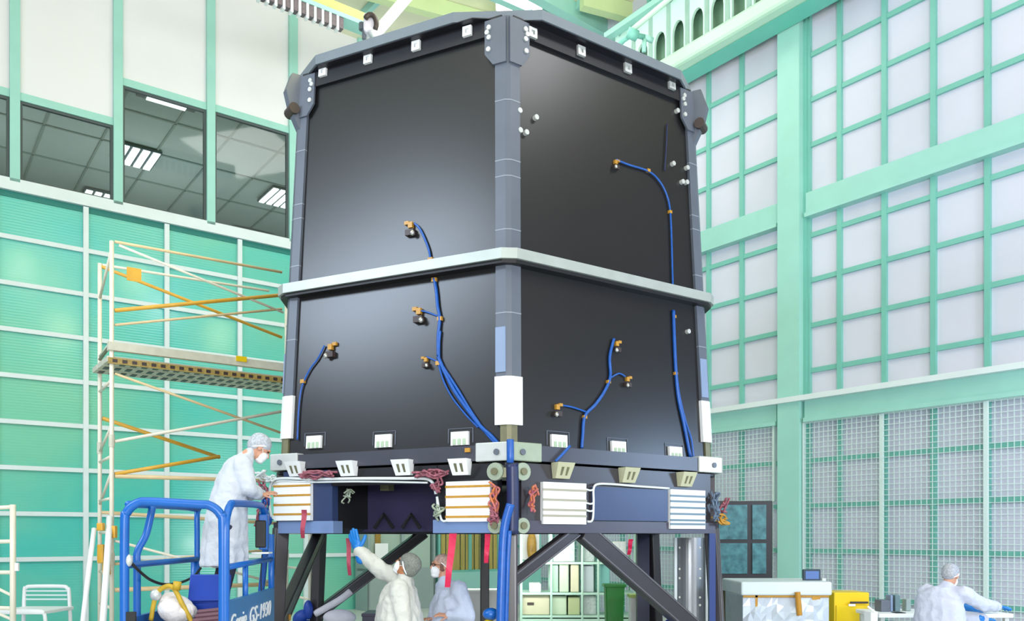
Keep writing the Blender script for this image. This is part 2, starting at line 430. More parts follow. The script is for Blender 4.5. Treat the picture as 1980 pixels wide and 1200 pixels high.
b = MB(); RG.box(b, ua, ub, zg0+hz, zg0+hz+.12, -.3, .2); b.build('upper_flange', MINT, t)
b = MB(); RG.box(b, ua, ub, zg0-.16, zg0-.10, -.62, -.18); b.build('flange_ledge', mat('sea_green_paint', (112,200,184), .45, noise=.06, scale=2), t)
b = MB(); RG.box(b, ua, ub, zg0+.1, zg0+hz, -.30, -.26); b.build('hole_darkening_sheet', mat('grey_green_backing', (120,158,134), .6), t)  # added sheet that darkens the view through the arched holes
# ceiling beams: structure
nb = 0
for (x0, y0, x1, y1, w) in ((1125,0,1310,50,.22), (1010,-30,1200,75,.25), (640,-40,1000,60,.22), (860,-60,1240,110,.18)):
    p, q = on_ceiling(x0, y0, CEIL-.2), on_ceiling(x1, y1, CEIL-.2)
    nb += 1; mb = MB(); mb.bar(p, q, w, .38); struct(mb.build('trim_%d' % nb, mat('yellow_green_beam', (208,226,172), .5, noise=.06, scale=2) if nb in (1,3) else MINT))
for (x0, y0, x1, y1) in ((700,30,760,-30), (960,40,1060,-40), (1060,70,1130,0)):
    p, q = on_ceiling(x0, y0, CEIL-.1), on_ceiling(x1, y1, CEIL-.1)
    nb += 1; mb = MB(); mb.bar(p, q, .12, .18); struct(mb.build('trim_%d' % nb, MINT))
p = on_ceiling(1004, 12, CEIL-.3)
t = thing('ceiling_light', 'glaring white ceiling light just above the top corner of the black tower', 'ceiling light', (p.x, p.y, CEIL-.3))
b = MB(); b.box((p.x,p.y,CEIL-.13), (1.1,1.9,.26)); b.build('housing', ALU, t)
b = MB(); b.box((p.x,p.y,CEIL-.28), (1.02,1.8,.05)); b.build('lens', mat('bright_lens', (255,253,240), .4, emit=14.), t)
# bent mint pipe and bracket left of the girder
t = thing('pipe_brace', 'slanting mint pipe with a bolted joint in front of the runway girder', 'pipe', at(1222,62,16.3))
b = MB(); b.tube([at(1222,58,16.3), at(1292,0,16.1), at(1350,-50,16)], .05, 10); b.build('pipe', mat('pale_mint_paint', (190,226,204)), t, smooth=True)
b = MB(); b.cyl(at(1214,62,16.3), at(1232,70,16.35), .10, 14); b.tube([at(1222,66,16.3), at(1205,78,16.5), at(1190,95,16.6)], .05); b.tube([at(1222,66,16.3), at(1246,72,16.5)], .05); b.build('joint', MINT_D, t, smooth=True)
b = MB(); b.tube([at(1246,72,16.5), at(1245,100,16.5)], .045); b.tube([at(1246,72,16.5), at(1262,78,16.55)], .055); b.build('stub', MINT, t, smooth=True)

# ---- festooned crane bridge over the left side
CB = Wall((at(530,2,15.6).x, 15.6), 53.5, (1,-1,0))
zc0 = CB.z(620, 20)
t = thing('festoon_rail', 'yellow-green crane rail with a ridged dark cable chain under it', 'crane rail', CB.pt(0, zc0))
b = MB(); CB.box(b, CB.u(440), CB.u(722), zc0+.10, zc0+.30, -.25, .0); b.build('rail_beam', mat('lime_paint', (196,212,120), .45, noise=.1, scale=3), t)
b = MB(); CB.box(b, CB.u(440), CB.u(722), zc0+.02, zc0+.10, -.3, .04); b.build('rail_lip', MINT, t)
uu = CB.u(440); ue = CB.u(663)
while uu < ue:
    b = MB(); CB.box(b, uu, uu+.085, zc0-.20, zc0+.05, -.12, .02); b.build('chain_link', mat('festoon_dark', (112,100,108), .5, noise=.3, scale=30), t)
    uu += .155
b = MB(); uu = CB.u(440)+.09
while uu < ue: CB.box(b, uu, uu+.05, zc0-.26, zc0+.02, -.10, .03); uu += .155
b.build('link_clips', WHITEP, t)
t = thing('hoist_trolley', 'pale hoist trolley at the end of the ridged cable chain above the roof edge', 'hoist', at(714,48,15.5))
b = MB(); b.box(at(716,50,15.5), (.22,.3,.34)); b.build('body', mat('lilac_white', (224,218,232), .4), t, bevel=.05)
b = MB(); b.tube([at(716,46,15.3)+V((.11*math.cos(a), 0, .17*math.sin(a))) for a in [math.pi*i/8-.6 for i in range(0,9)]], .045, 8); b.build('hook_guard', DARKBR, t, smooth=True)
b = MB(); b.tube([at(700,45,15.5), at(700,58,15.5)], .06); b.tube([at(704,58,15.5), at(704,76,15.5)], .04); b.build('cable_gland', GREYP, t)
b = MB(); b.tube([at(722,70,15.4), at(752,36,15.6), at(800,-20,16)], .10, 10); b.build('white_hose', WHITEP, t, smooth=True)
# ================================================================== black six-sided tower
OC = V((-.234, 10.812, 0))
AZ = [math.radians(175.75-60*i) for i in range(6)]      # near corner, then clockwise seen from the camera's right
U6 = [V((math.sin(a), math.cos(a), 0)) for a in AZ]
class Face:
    def __init__(s, a, b, rf): s.a, s.b, s.rf = U6[a], U6[b], rf; s.n = (s.a+s.b).normalized()
    def pt(s, t, z, o=0.):
        r = s.rf(z); return OC + (s.a*(1-t) + s.b*t)*r + s.n*o + V((0,0,z))
    def inv(s, x, y, o=0.):
        p0, p1, p2 = s.pt(0,2.5,o), s.pt(1,2.5,o), s.pt(0,5,o)
        n = (p1-p0).cross(p2-p0); r = ray(x, y); p = CAM + r*((p0-CAM).dot(n)/r.dot(n))
        A, B = s.pt(0,p.z,o), s.pt(1,p.z,o); return (p-A).dot(B-A)/(B-A).length_squared, p.z
    def at(s, x, y, o=0., base=0.): t, z = s.inv(x, y, base); return s.pt(t, z, o)
    def box(s, mb, t0, t1, z0, z1, o0, o1):
        return mb.hexa([s.pt(t0,z0,o0), s.pt(t1,z0,o0), s.pt(t1,z0,o1), s.pt(t0,z0,o1), s.pt(t0,z1,o0), s.pt(t1,z1,o0), s.pt(t1,z1,o1), s.pt(t0,z1,o1)])
    def pxbox(s, mb, x0, y0, x1, y1, o0, o1):
        ym, xm = (y0+y1)/2, (x0+x1)/2
        ta, tb = s.inv(x0, ym, o1)[0], s.inv(x1, ym, o1)[0]; za, zb = s.inv(xm, y1, o1)[1], s.inv(xm, y0, o1)[1]
        return s.box(mb, ta, tb, za, zb, o0, o1)
def hexring(mb, r0f, z0, z1, rin, ch, o=0.):
    """ring with chamfered corners: outer radius r0f, inner radius rin"""
    def loop(r, z, c):
        L = []
        for i in range(6):
            p, a, b = OC+U6[i]*r, OC+U6[i-1]*r, OC+U6[(i+1) % 6]*r
            L += [p + (a-p).normalized()*c + V((0,0,z)), p + (b-p).normalized()*c + V((0,0,z))]
        return L
    a, b, c, d = loop(r0f, z0, ch), loop(r0f, z1, ch), loop(rin, z1, ch*.6), loop(rin, z0, ch*.6)
    return mb.loops([a, b, c, d, a], cap=False)
rB = lambda z: 2.79 - .052*(z-(H+.9))
TOPZ, RT, RBm = H+5.22, H+2.76, H+2.66
FL, FR = Face(0, 5, rB), Face(0, 1, rB)
FACES = [Face(i, (i+1) % 6, rB) for i in range(6)]
tw = thing('telescope_barrel', 'tall black six-sided tower with a pale ring round its middle', 'tower', (OC.x, OC.y, H+.72))
for i, f in enumerate(FACES):
    b = MB(); f.box(b, .035, .965, RT+.01, TOPZ-.2, -.06, -.012); b.build('upper_panel', BLACKP, tw)
    b = MB(); f.box(b, .035, .965, H+.80, RBm-.01, -.06, -.012); b.build('lower_panel', BLACKP, tw)
    b = MB(); f.box(b, .02, .98, TOPZ-.27, TOPZ-.09, -.02, .03); b.build('header_beam', DARKB, tw)
# roof plate with chamfered corners
b = MB(); rr = rB(TOPZ)+.17; L0 = []; L1 = []
for i in range(6):
    p, a, c = OC+U6[i]*rr, OC+U6[i-1]*rr, OC+U6[(i+1) % 6]*rr
    for q in (p+(a-p).normalized()*.38, p+(c-p).normalized()*.46) if i else (p+(a-p).normalized()*.50, p+(c-p).normalized()*.24):
        pass
    k0, k1 = (.40, .40)
    if i == 0: k0, k1 = .40, .62       # next corner is 1 (right), previous is 5 (left)
    qa, qc = p+(a-p).normalized()*(k1 if i == 0 else k0), p+(c-p).normalized()*(k0)
    L0 += [qa+V((0,0,TOPZ-.10)), qc+V((0,0,TOPZ-.10))]; L1 += [qa+V((0,0,TOPZ)), qc+V((0,0,TOPZ))]
b.loops([L0, L1]); b.build('roof_plate', LIPM, tw)
b = MB(); hexring(b, rB(TOPZ)+.15, TOPZ-.108, TOPZ-.099, rB(TOPZ)-.4, .40); b.build('roof_shade_sheet', DARKB, tw)  # thin dark sheet that paints the shade under the roof overhang
# mid ring
b = MB(); hexring(b, 2.85, RBm, RT, 2.55, .09); b.build('mid_ring', RINGM, tw)
b = MB(); hexring(b, 2.815, RBm-.035, RBm, 2.6, .08); b.build('ring_underside', BLACK, tw)
# corner posts
def post_loop(i, z, w, o, d=.10):
    r = rB(z); p = OC+U6[i]*r+V((0,0,z)); a = (U6[i-1]-U6[i]).normalized(); c = (U6[(i+1)%6]-U6[i]).normalized()
    na = (U6[i-1]+U6[i]).normalized(); nc = (U6[(i+1)%6]+U6[i]).normalized()
    return [p+a*w+na*o, p+a*.02+na*o, p+c*.02+nc*o, p+c*w+nc*o, p+c*w-nc*d, p-U6[i]*d*1.2, p+a*w-na*d]
for i in range(6):
    b = MB(); b.loops([post_loop(i, RT, .13, .022), post_loop(i, TOPZ-.10, .13, .022)]); b.build('upper_post', GREYP, tw)
    b = MB(); b.loops([post_loop(i, H+1.54, .13, .022), post_loop(i, RBm, .13, .022)]); b.build('lower_post', GREYP, tw)
    b = MB(); b.loops([post_loop(i, H+1.07, .14, .03), post_loop(i, H+1.54, .14, .03)]); b.build('post_cover', WHITEP, tw, label='white lower cover of a corner post')
    b = MB(); b.loops([post_loop(i, H+.86, .09, .01), post_loop(i, H+1.07, .09, .01)]); b.build('post_foot', KHAKI, tw, label='khaki metal foot of a corner post')
    if i in (0, 1, 5):
        f = FACES[i-1] if i else FACES[5]
        b = MB(); s = (1-.047, 1-.008)
        f.box(b, s[0], s[1], H+1.58, H+2.02, .02, .034); b.build('cover_strip', LBLUE, tw, label='pale blue strip above the white post cover')
    for z in (TOPZ-.95, TOPZ-1.55, RT+.75, RT+.22, RBm-.5) if i in (0,1,5) else ():
        b = MB(); b.loops([post_loop(i, z-.006, .131, .0245), post_loop(i, z+.006, .131, .0245)])
        b.build('splice_line', mat('splice_grey', (130,138,148), .4), tw)
    # gusset at the top
    b = MB()
    for s, f in ((0, FACES[i]), (1, FACES[i-1])):
        g = lambda t, z, o: f.pt(t if s == 0 else 1-t, z, o)
        poly = [(0,TOPZ-.12),(.09,TOPZ-.12),(.09,TOPZ-.46),(.055,TOPZ-.58),(0,TOPZ-.58)]
        b.loops([[g(t,z,.02) for t,z in poly], [g(t,z,.045) for t,z in poly]])
    b.build('corner_gusset', GREYP, tw)
    for s, f in ((0, FACES[i]), (1, FACES[i-1])) if i in (0,1,5) else ():
        for (t, z) in ((.07,TOPZ-.2),(.07,TOPZ-.3),(.072,TOPZ-.42),(.078,TOPZ-.245)):
            t = t if s == 0 else 1-t; b = MB(); b.cyl(f.pt(t,z,.04), f.pt(t,z,.062), .024, 10); b.build('gusset_bolt', ALU, tw)
# lugs outside the left and right roof corners
for i, px in ((5, (548,185)), (1, (1336,198))):
    s = 1 if i == 5 else -1
    f = FACES[4] if i == 5 else FACES[1]
    p = OC+U6[i]*(rB(TOPZ)+.02)
    b = MB(); o = U6[i]
    tdir = V((-o.y, o.x, 0))
    prof = [(0,TOPZ-.10),(.10,TOPZ-.10),(.17,TOPZ-.3),(.12,TOPZ-.5),(.02,TOPZ-.7),(0,TOPZ-.7)]
    b.loops([[p+o*q+tdir*e+V((0,0,z)) for q,z in prof] for e in (-.05,.05)])
    b.build('corner_lug', GREYP, tw)
    b = MB(); b.cyl(p+o*.09+tdir*-.09+V((0,0,TOPZ-.5)), p+o*.09+tdir*.09+V((0,0,TOPZ-.5)), .06, 12); b.build('lug_pin', DARKBR, tw)
# header clips
def clip(f, x, y, w, m, base=.03):
    b = MB(); t, z = f.inv(x, y, base); L = 2.66; h = w
    dt = w/L/2
    f.box(b, t-dt, t+dt, z-h/2, z-h*.22, base, base+.03); f.box(b, t-dt, t+dt, z+h*.22, z+h/2, base, base+.03)
    f.box(b, t-dt, t-dt*.42, z-h*.22, z+h*.22, base, base+.03); f.box(b, t+dt*.42, t+dt, z-h*.22, z+h*.22, base, base+.03)
    f.box(b, t-dt*.8, t+dt*.3, z-h*.3, z+h*.3, base, base+.012)
    return b.build('header_clip', m, tw)
for x, y in ((626,140),(713,115),(806,90),(905,62)): clip(FL, x, y, .10, WHITEP)
for x, y in ((1028,65),(1122,100),(1212,133),(1297,165)): clip(FR, x, y, .10, ALU)
# tooling buttons
for f, pts in ((FR, ((1003,215),(1035,228),(1004,253),(1016,257),(1300,317),(1318,352),(1308,215),(1327,325),(1326,353),(1329,641))),):
    for x, y in pts:
        t, z = f.inv(x, y); b = MB(); b.cyl(f.pt(t,z,-.02), f.pt(t,z,.03), .026, 12); b.build('tooling_button', ALU, tw)
# clips standing on the base rail
for f, pts in ((FL, ((608,853),(742,851),(890,846))), (FR, ((1080,852),(1195,864),(1305,874)))):
    for x, y in pts:
        t, z = f.inv(x, y, 0); b = MB(); w = .035
        f.box(b, t-w, t+w, z-.075, z+.06, -.012, .02); b.build('base_clip', WHITEP, tw)
        b = MB()
        for dx in (-.02, .0, .02): f.box(b, t+dx-.006, t+dx+.006, z-.07, z-.01, .02, .028)
        b.build('clip_slots', BEIGE2, tw)
        b = MB(); f.box(b, t-w-.016, t+w+.016, z+.09, z+.096, -.012, -.004); f.box(b, t-w-.016, t-w-.013, z-.05, z+.09, -.012, -.004); f.box(b, t+w+.013, t+w+.016, z-.05, z+.09, -.012, -.004); b.build('patch_outline', GREYP, tw)
# base rail and its corner blocks
rC = lambda z: 2.90
GL, GR = Face(0, 5, rC), Face(0, 1, rC)
GF = [Face(i, (i+1) % 6, rC) for i in range(6)]
for i in range(6):
    b = MB(); GF[i].box(b, 0, 1, H+.725, H+.875, -.22, 0.); b.build('base_rail', mat('rail_dark', (62,64,76), .36, spec=.6, noise=.1, scale=3), tw)
    b = MB(); GF[i].box(b, 0, .125 if i else .125, H+.715, H+.895, -.1, .02); b.build('corner_block', ALUG if i in (0,) else ALU, tw, bevel=.01)
    b = MB(); GF[i].box(b, .875, 1, H+.715, H+.895, -.1, .02); b.build('corner_block', ALU, tw, bevel=.01)
    b = MB()
    for t in (.045, .955): b.cyl(GF[i].pt(t,H+.80,.015), GF[i].pt(t,H+.80,.035), .03, 12)
    b.build('block_bolts', GREYP, tw)
# instrument cables taped to the panels
def cable(f, pts, r, m=BLUEC, name='instrument_cable', o=.008):
    b = MB(); b.tube([f.at(x, y, o) for x, y in pts], r, 7, True); return b.build(name, m, tw, smooth=True)
def sensor(f, x, y, s=1., flip=1):
    b = MB(); t, z = f.inv(x, y); R = Matrix.Rotation(math.atan2((f.b-f.a).y, (f.b-f.a).x), 3, 'Z')
    p = f.pt(t, z, .0); b.box(p-V((0,0,.03*s)), (.10*s,.08*s,.06*s), M=R); o = b.build('sensor', DARKBR, tw)
    b = MB(); q = p+V((0,0,-.045*s))+R@V((-.04*s*flip,0,0)); b.ell(q+f.n*.04, (.026*s,.026*s,.03*s)); b.build('sensor_head', STEEL, o, smooth=True)
    b = MB(); q = p+V((0,0,.05*s)); b.box(q, (.05*s,.05*s,.06*s), M=R); b.box(q+R@V((.05*s*flip,0,.03*s)), (.05*s,.03,.035*s), M=R); b.build('sensor_tape', YTAPE, o)
def tape(f, x, y, w=.05):
    t, z = f.inv(x, y); b = MB(); f.box(b, t-w/5.4, t+w/5.4, z-w*.4, z+w*.4, -.012, .02); b.build('cable_tape', YTAPE, tw)
cable(FL, [(802,432),(812,442),(822,462),(830,484),(833,502)], .012)
cable(FL, [(840,538),(844,560),(847,592),(851,616),(848,650),(848,688)], .017)
cable(FL, [(852,640),(850,665),(850,700)], .013)
cable(FL, [(848,690),(862,722),(880,756),(905,792),(930,824),(950,842),(966,860)], .020)
cable(FL, [(850,698),(870,728),(889,758),(912,796),(940,836),(958,856)], .014)
cable(FL, [(848,700),(858,735),(875,768),(900,800),(925,826)], .010)
cable(FL, [(812,600),(828,604),(850,612)], .009)
cable(FL, [(826,690),(838,695),(850,700)], .009)
cable(FL, [(628,668),(616,692),(600,714),(588,738),(582,760),(578,800),(576,850)], .010)
sensor(FL, 795, 445); sensor(FL, 811, 612, 1.05); sensor(FL, 640, 680, 1.0, -1); sensor(FL, 824, 702, .7)
for x, y in ((833,502),(840,541),(851,616),(848,702),(586,737)): tape(FL, x, y)
cable(FR, [(1190,309),(1215,319),(1252,331),(1272,348),(1286,372),(1294,402),(1297,450),(1299,520),(1300,556)], .011)
cable(FR, [(1289,240),(1287,290),(1284,330)], .008, BLUED)
cable(FR, [(1301,600),(1303,660),(1306,720),(1311,770),(1322,822),(1334,884)], .020)
cable(FR, [(1304,690),(1312,760),(1324,812),(1336,850),(1340,884)], .012)
cable(FR, [(1186,655),(1178,690),(1179,728),(1168,756),(1150,782),(1130,804),(1126,840),(1124,866)], .017)
cable(FR, [(1082,783),(1105,787),(1132,796)], .010)
cable(FR, [(1180,730),(1196,722),(1208,728)], .009)
cable(GR, [(1098,862),(1082,880),(1070,892)], .014, o=.035)
sensor(FR, 1190, 320, .7); sensor(FR, 1192, 672, .8); sensor(FR, 1213, 740, .75); sensor(FR, 1077, 795, .85)
for x, y in ((1253,330),(1295,410),(1303,612),(1306,722),(1130,806),(1176,738)): tape(FR, x, y, .04)
tape(GL, 905, 870)
b = MB(); cp = lambda y, o: OC+U6[0]*(2.90+o)+V((0,0,H+(HY-y)*(7.9)/F))
b.tube([cp(850,.03), cp(872,.04), cp(886,.04), cp(893,.03)], .035, 8, True); b.build('corner_cable_bundle', BLUEC, tw, smooth=True)

# ================================================================== the stand under the tower
rS = lambda z: 2.90
S6 = [Face(i, (i+1) % 6, rS) for i in range(6)]
SL, SR = Face(0, 5, rS), Face(0, 1, rS)
st = thing('support_stand', 'dark legged stand with white striped blocks carrying the black tower', 'stand', (OC.x, OC.y, 0))
ZB, ZT = H+.03, H+.70
for i, f in enumerate(S6):
    if i == 5: continue
    b = MB(); f.box(b, .05, .95, ZB+.10, ZT, -.12, -.02); b.build('side_box', mat('dark_skirt', (62,58,64), .36, spec=.6, noise=.12, scale=2) if i else mat('skirt_dark_face', (56,54,60), .36, spec=.6, noise=.12, scale=2), st)
    b = MB(); f.box(b, .03, .97, ZB, ZB+.12, -.16, 0.); b.build('lower_beam', mat('beam_grey_violet', (70,68,84), .36, spec=.6, noise=.1, scale=3), st)
# left face: two blocks with an opening between, inner panel set back
f = SL
t_a, t_b = f.inv(842, 980)[0], f.inv(640, 980)[0]
b = MB(); f.box(b, .05, t_a, ZB+.1, ZT, -.12, -.02); b.build('side_box', DARKB, st)
b = MB(); f.box(b, t_b, .95, ZB+.1, ZT, -.12, -.02); b.build('side_box', NAVYP, st)
b = MB(); f.box(b, t_a-.005, t_b+.005, ZT-.17, ZT, -.12, -.02); b.build('top_beam', DARKB, st)
b = MB(); f.box(b, .03, t_a+.01, ZB, ZB+.13, -.16, 0.); b.build('lower_beam', mat('beam_blue', (112,136,180), .36, spec=.6, noise=.1, scale=3), st)
b = MB(); f.box(b, t_b-.01, .97, ZB, ZB+.13, -.16, 0.); b.build('lower_beam', MATS['beam_blue'], st)
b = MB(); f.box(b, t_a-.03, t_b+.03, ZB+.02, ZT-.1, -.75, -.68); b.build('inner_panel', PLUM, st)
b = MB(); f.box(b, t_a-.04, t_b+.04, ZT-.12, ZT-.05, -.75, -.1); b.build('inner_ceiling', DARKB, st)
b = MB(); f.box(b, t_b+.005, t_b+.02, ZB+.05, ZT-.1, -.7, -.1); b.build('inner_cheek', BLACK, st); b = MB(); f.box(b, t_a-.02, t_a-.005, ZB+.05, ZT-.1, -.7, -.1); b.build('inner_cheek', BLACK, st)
b = MB()
for x0, x1, x2 in ((668,685,702),(724,742,760),(778,795,812)):
    q = [Face(0,5,rS).at(x, y, -.62, -.62) for x, y in ((x0,1020),(x1,994),(x2,1020))]
    b.tube(q, .022, 6)
b.build('zigzag_brace', BLACK, st)
b = MB(); f.pxbox(b, 735, 932, 752, 948, -.60, -.5); b.build('inner_latch', KHAKI, st)
# cover plate behind: underside deck
b = MB(); hexring(b, 2.85, ZT-.02, ZT+.005, .6, .05); b.build('top_deck', DARKB, st)
# white striped blocks
def striped(f, x0, y0, x1, y1, ys, m_strip=YTAPE, base=.0):
    ta, tb = sorted((f.inv(x0,(y0+y1)/2)[0], f.inv(x1,(y0+y1)/2)[0])); xm = (x0+x1)/2
    za, zb = f.inv(xm, y1)[1], f.inv(xm, y0)[1]
    b = MB(); f.box(b, ta, tb, za, zb, -.05, .03); o = b.build('striped_block', WHITEP, st, label='white block with amber stripes' if m_strip is YTAPE else 'white slatted block')
    for q in ys:
        z = zb + (za-zb)*q; b = MB(); f.box(b, ta-.002, tb+.002, z-.011, z+.011, .028, .034); b.build('stripe', m_strip, o)
striped(SL, 533, 930, 603, 1006, (.12,.36,.60,.84))
striped(SL, 865, 930, 950, 1008, (.13,.38,.64,.88))
striped(SR, 1047, 933, 1130, 1013, (.18,.42,.66,.80), mat('slat_beige', (160,156,140), .5))  # raised beige-grey stripes on the white block
striped(SR, 1293, 947, 1360, 1022, (.16,.30,.46,.62,.78,.88), mat('slat_grey', (96,120,134), .4))
b = MB(); f = SR; ta, tb = f.inv(1145,980)[0], f.inv(1290,980)[0]; za = ZB+.13; zb = ZT-.20
f.box(b, ta, tb, za, zb, -.02, .012); b.build('navy_plate', NAVYP, st)
# sloping wedge brackets
for f, pts, m in ((SL, ((572,906),(672,905),(779,903),(890,902)), WHITEP), (SR, ((1088,909),(1216,918),(1327,926)), BEIGE)):
    for x, y in pts:
        t, z = f.inv(x, y, .03); b = MB(); w = .03
        b.hexa([f.pt(t-w,z-.08,-.02), f.pt(t+w,z-.08,-.02), f.pt(t+w,z-.08,.03), f.pt(t-w,z-.08,.03), f.pt(t-w*1.2,z+.075,-.02), f.pt(t+w*1.2,z+.075,-.02), f.pt(t+w*1.2,z+.075,.10), f.pt(t-w*1.2,z+.075,.10)])
        o = b.build('wedge_bracket', m, st)
        b = MB()
        for d in (-.011, .011): b.hexa([f.pt(t+d-.004,z-.05,.035), f.pt(t+d+.004,z-.05,.035), f.pt(t+d+.004,z-.05,.045), f.pt(t+d-.004,z-.05,.045), f.pt(t+d-.005,z+.03,.07), f.pt(t+d+.005,z+.03,.07), f.pt(t+d+.005,z+.03,.085), f.pt(t+d-.005,z+.03,.085)])
        b.build('bracket_slots', KHAKI, o)
# wiring on the stand
def wiring(f, pts, r, m, name, o=.03, smooth=True):
    b = MB(); b.tube([f.at(x, y, o) for x, y in pts], r, 7, smooth); return b.build(name, m, st, smooth=True)
wiring(SL, [(528,1000),(524,960),(530,932),(548,925),(600,926),(640,926),(700,925),(780,925),(828,926),(842,938),(846,955)], .016, WCABLE, 'white_cable')
wiring(SL, [(530,940),(545,930),(610,932),(700,931),(830,933)], .010, WCABLE, 'white_cable')
wiring(SR, [(1132,1008),(1142,1004),(1144,970),(1144,945),(1152,936),(1180,936),(1230,940),(1290,944)], .012, WCABLE, 'white_cable')
for y in (946, 972, 986): wiring(SR, [(1130,y),(1138,y+2),(1144,y)], .010, WCABLE, 'white_cable')
wiring(SL, [(846,1000),(850,985),(848,960),(856,1003),(868,1006)], .012, WCABLE, 'white_cable')
def bundle(f, x0, y0, x1, y1, n, m, o=.05, name='wire_bundle', r=.012):
    b = MB(); rnd = random.Random(int(x0*7+y0))
    for k in range(n):
        pts = []
        for q in range(5):
            s = q/4; pts.append(f.at(x0+(x1-x0)*s+rnd.uniform(-9,9), y0+(y1-y0)*s+rnd.uniform(-8,8), o+rnd.uniform(-.03,.06)))
        b.tube(pts, r, 6, True)
    return b.build(name, m, st, smooth=True)
bundle(SL, 590, 919, 650, 918, 7, PINKW); bundle(SL, 815, 917, 868, 916, 8, PINKW)
bundle(SL, 852, 925, 850, 950, 5, PINKW)
bundle(SL, 962, 940, 960, 990, 5, ORW); bundle(SR, 1027, 938, 1024, 985, 5, ORW)
bundle(SL, 962, 985, 960, 1010, 5, PINKW)
bundle(SL, 518, 935, 514, 1010, 7, PINKW); bundle(SL, 512, 916, 530, 928, 6, WCABLE); bundle(SL, 524, 960, 520, 1020, 5, BLUEC)
bundle(SR, 1375, 950, 1378, 1000, 8, mat('grey_blue_wire', (106,126,150), .4, rgb2=(60,72,90), scale=30)); bundle(SR, 1396, 970, 1386, 995, 4, PINKW); bundle(SR, 1380, 1000, 1396, 1010, 5, YTAPE)
bundle(SL, 660, 945, 655, 965, 4, ALUG, -.15, r=.009); bundle(SL, 852, 975, 850, 1000, 4, ALUG, .03)
# discs at the near corner
for x, f in ((963, SL), (1004, SR)):
    for y in (912, 1016):
        p = f.at(x, y, .02); b = MB(); b.cyl(p, p+f.n*.05, .085 if y < 950 else .075, 18); o = b.build('round_boss', ALUG, st)
        b = MB(); b.cyl(p+f.n*.05, p+f.n*.07, .035, 12); b.build('boss_bolt', KHAKI, o)
b = MB(); b.box(OC+U6[0]*2.87+V((0,0,H+.60)), (.18,.10,.09)); b.build('corner_clamp', KHAKI, st)
# vertical cable trunk at the near corner
cz = lambda z, dx=0., r=2.93: OC+U6[0]*r+V((dx,0,z))
b = MB(); b.tube([cz(H+.68,.02), cz(H+.35,.025), cz(H+.02,.02)], .06, 10, True); b.build('cable_trunk', BLUED, st, smooth=True)
b = MB(); b.tube([cz(H+.30,.0,2.98), cz(H+.05,-.06,2.98), cz(H-.4,-.085,3.02), cz(H-.9,-.10,3.05), cz(.15,-.11,3.08)], .042, 9, True); b.tube([cz(H+.05,-.01,2.99), cz(H-.3,-.03,3.02), cz(H-1.0,-.05,3.05), cz(.15,-.05,3.08)], .022, 7, True); b.build('hanging_cable', BLUEC, st, smooth=True)
# legs, feet and braces
def leg_pt(i, z): r = 2.80 + .10*(ZB-z)/ZB; return OC+U6[i]*r+V((0,0,z))
for i in range(6):
    a = math.atan2(U6[i].y, U6[i].x)
    b = MB(); p, q = leg_pt(i, 0.03), leg_pt(i, ZB+.06); b.bar(p, q, .145, .145, up=U6[i]); o = b.build('leg', STANDM, st, bevel=.015)
    b = MB(); b.box(leg_pt(i, .015), (.34,.34,.03), rz=a); b.build('foot_plate', STANDM, o)
    b = MB()
    for d in (-.05, .05):
        t_ = V((-U6[i].y, U6[i].x, 0))*d; b.bar(p+t_+U6[i]*.074, q+t_+U6[i]*.074, .012, .008, up=U6[i])
    b.build('leg_edge', mat('edge_grey', (104,102,108), .35, metal=.3), o)
def strut(p, q, w, h, name='strut'):
    b = MB(); b.bar(p, q, w, h); o = b.build(name, STANDM, st, bevel=.012)
    b = MB(); d = (q-p).normalized(); x = d.cross(V((0,0,1))).normalized()
    u = x.cross(d)
    for s in (-1, 1): b.bar(p-u*s*(h/2-.02)+x*0, q-u*s*(h/2-.02), w+.012, .014)
    b.build('strut_groove', MATS['edge_grey'], o)
node = SR.pt(SR.inv(1136,1036)[0], ZB+.02, -.08)
strut(node, leg_pt(1, .55), .13, .20); strut(SR.pt(SR.inv(1124,1040)[0], ZB+.02, -.10), leg_pt(0, H-.44), .10, .13)
strut(leg_pt(4, ZB+.02), leg_pt(5, .80), .12, .17)
F34 = S6[3]; strut(F34.pt(.40, ZB+.02, -.08), leg_pt(4, .72), .12, .16)
b = MB(); p = leg_pt(2, 0); b.bar(p+V((-.23,-.05,.1)), p+V((-.23,-.05,ZB)), .18, .14); b.build('navy_leg_sleeve', mat('navy_sleeve', (20,26,60), .45), st)
b = MB(); p = leg_pt(1, 0); b.bar(p+V((-.12,-.08,.1)), p+V((-.12,-.08,ZB)), .07, .07); b.build('navy_leg_sleeve', mat('deep_blue_sleeve', (22,54,120), .45), st)
b = MB(); p = leg_pt(5, 0); b.tube([p+V((-.13,-.1,.1)), p+V((-.12,-.1,.9)), p+V((-.06,-.1,1.5)), p+V((-.02,-.12,ZB))], .035, 8, True); b.build('hanging_cable', BLUEC, st, smooth=True)
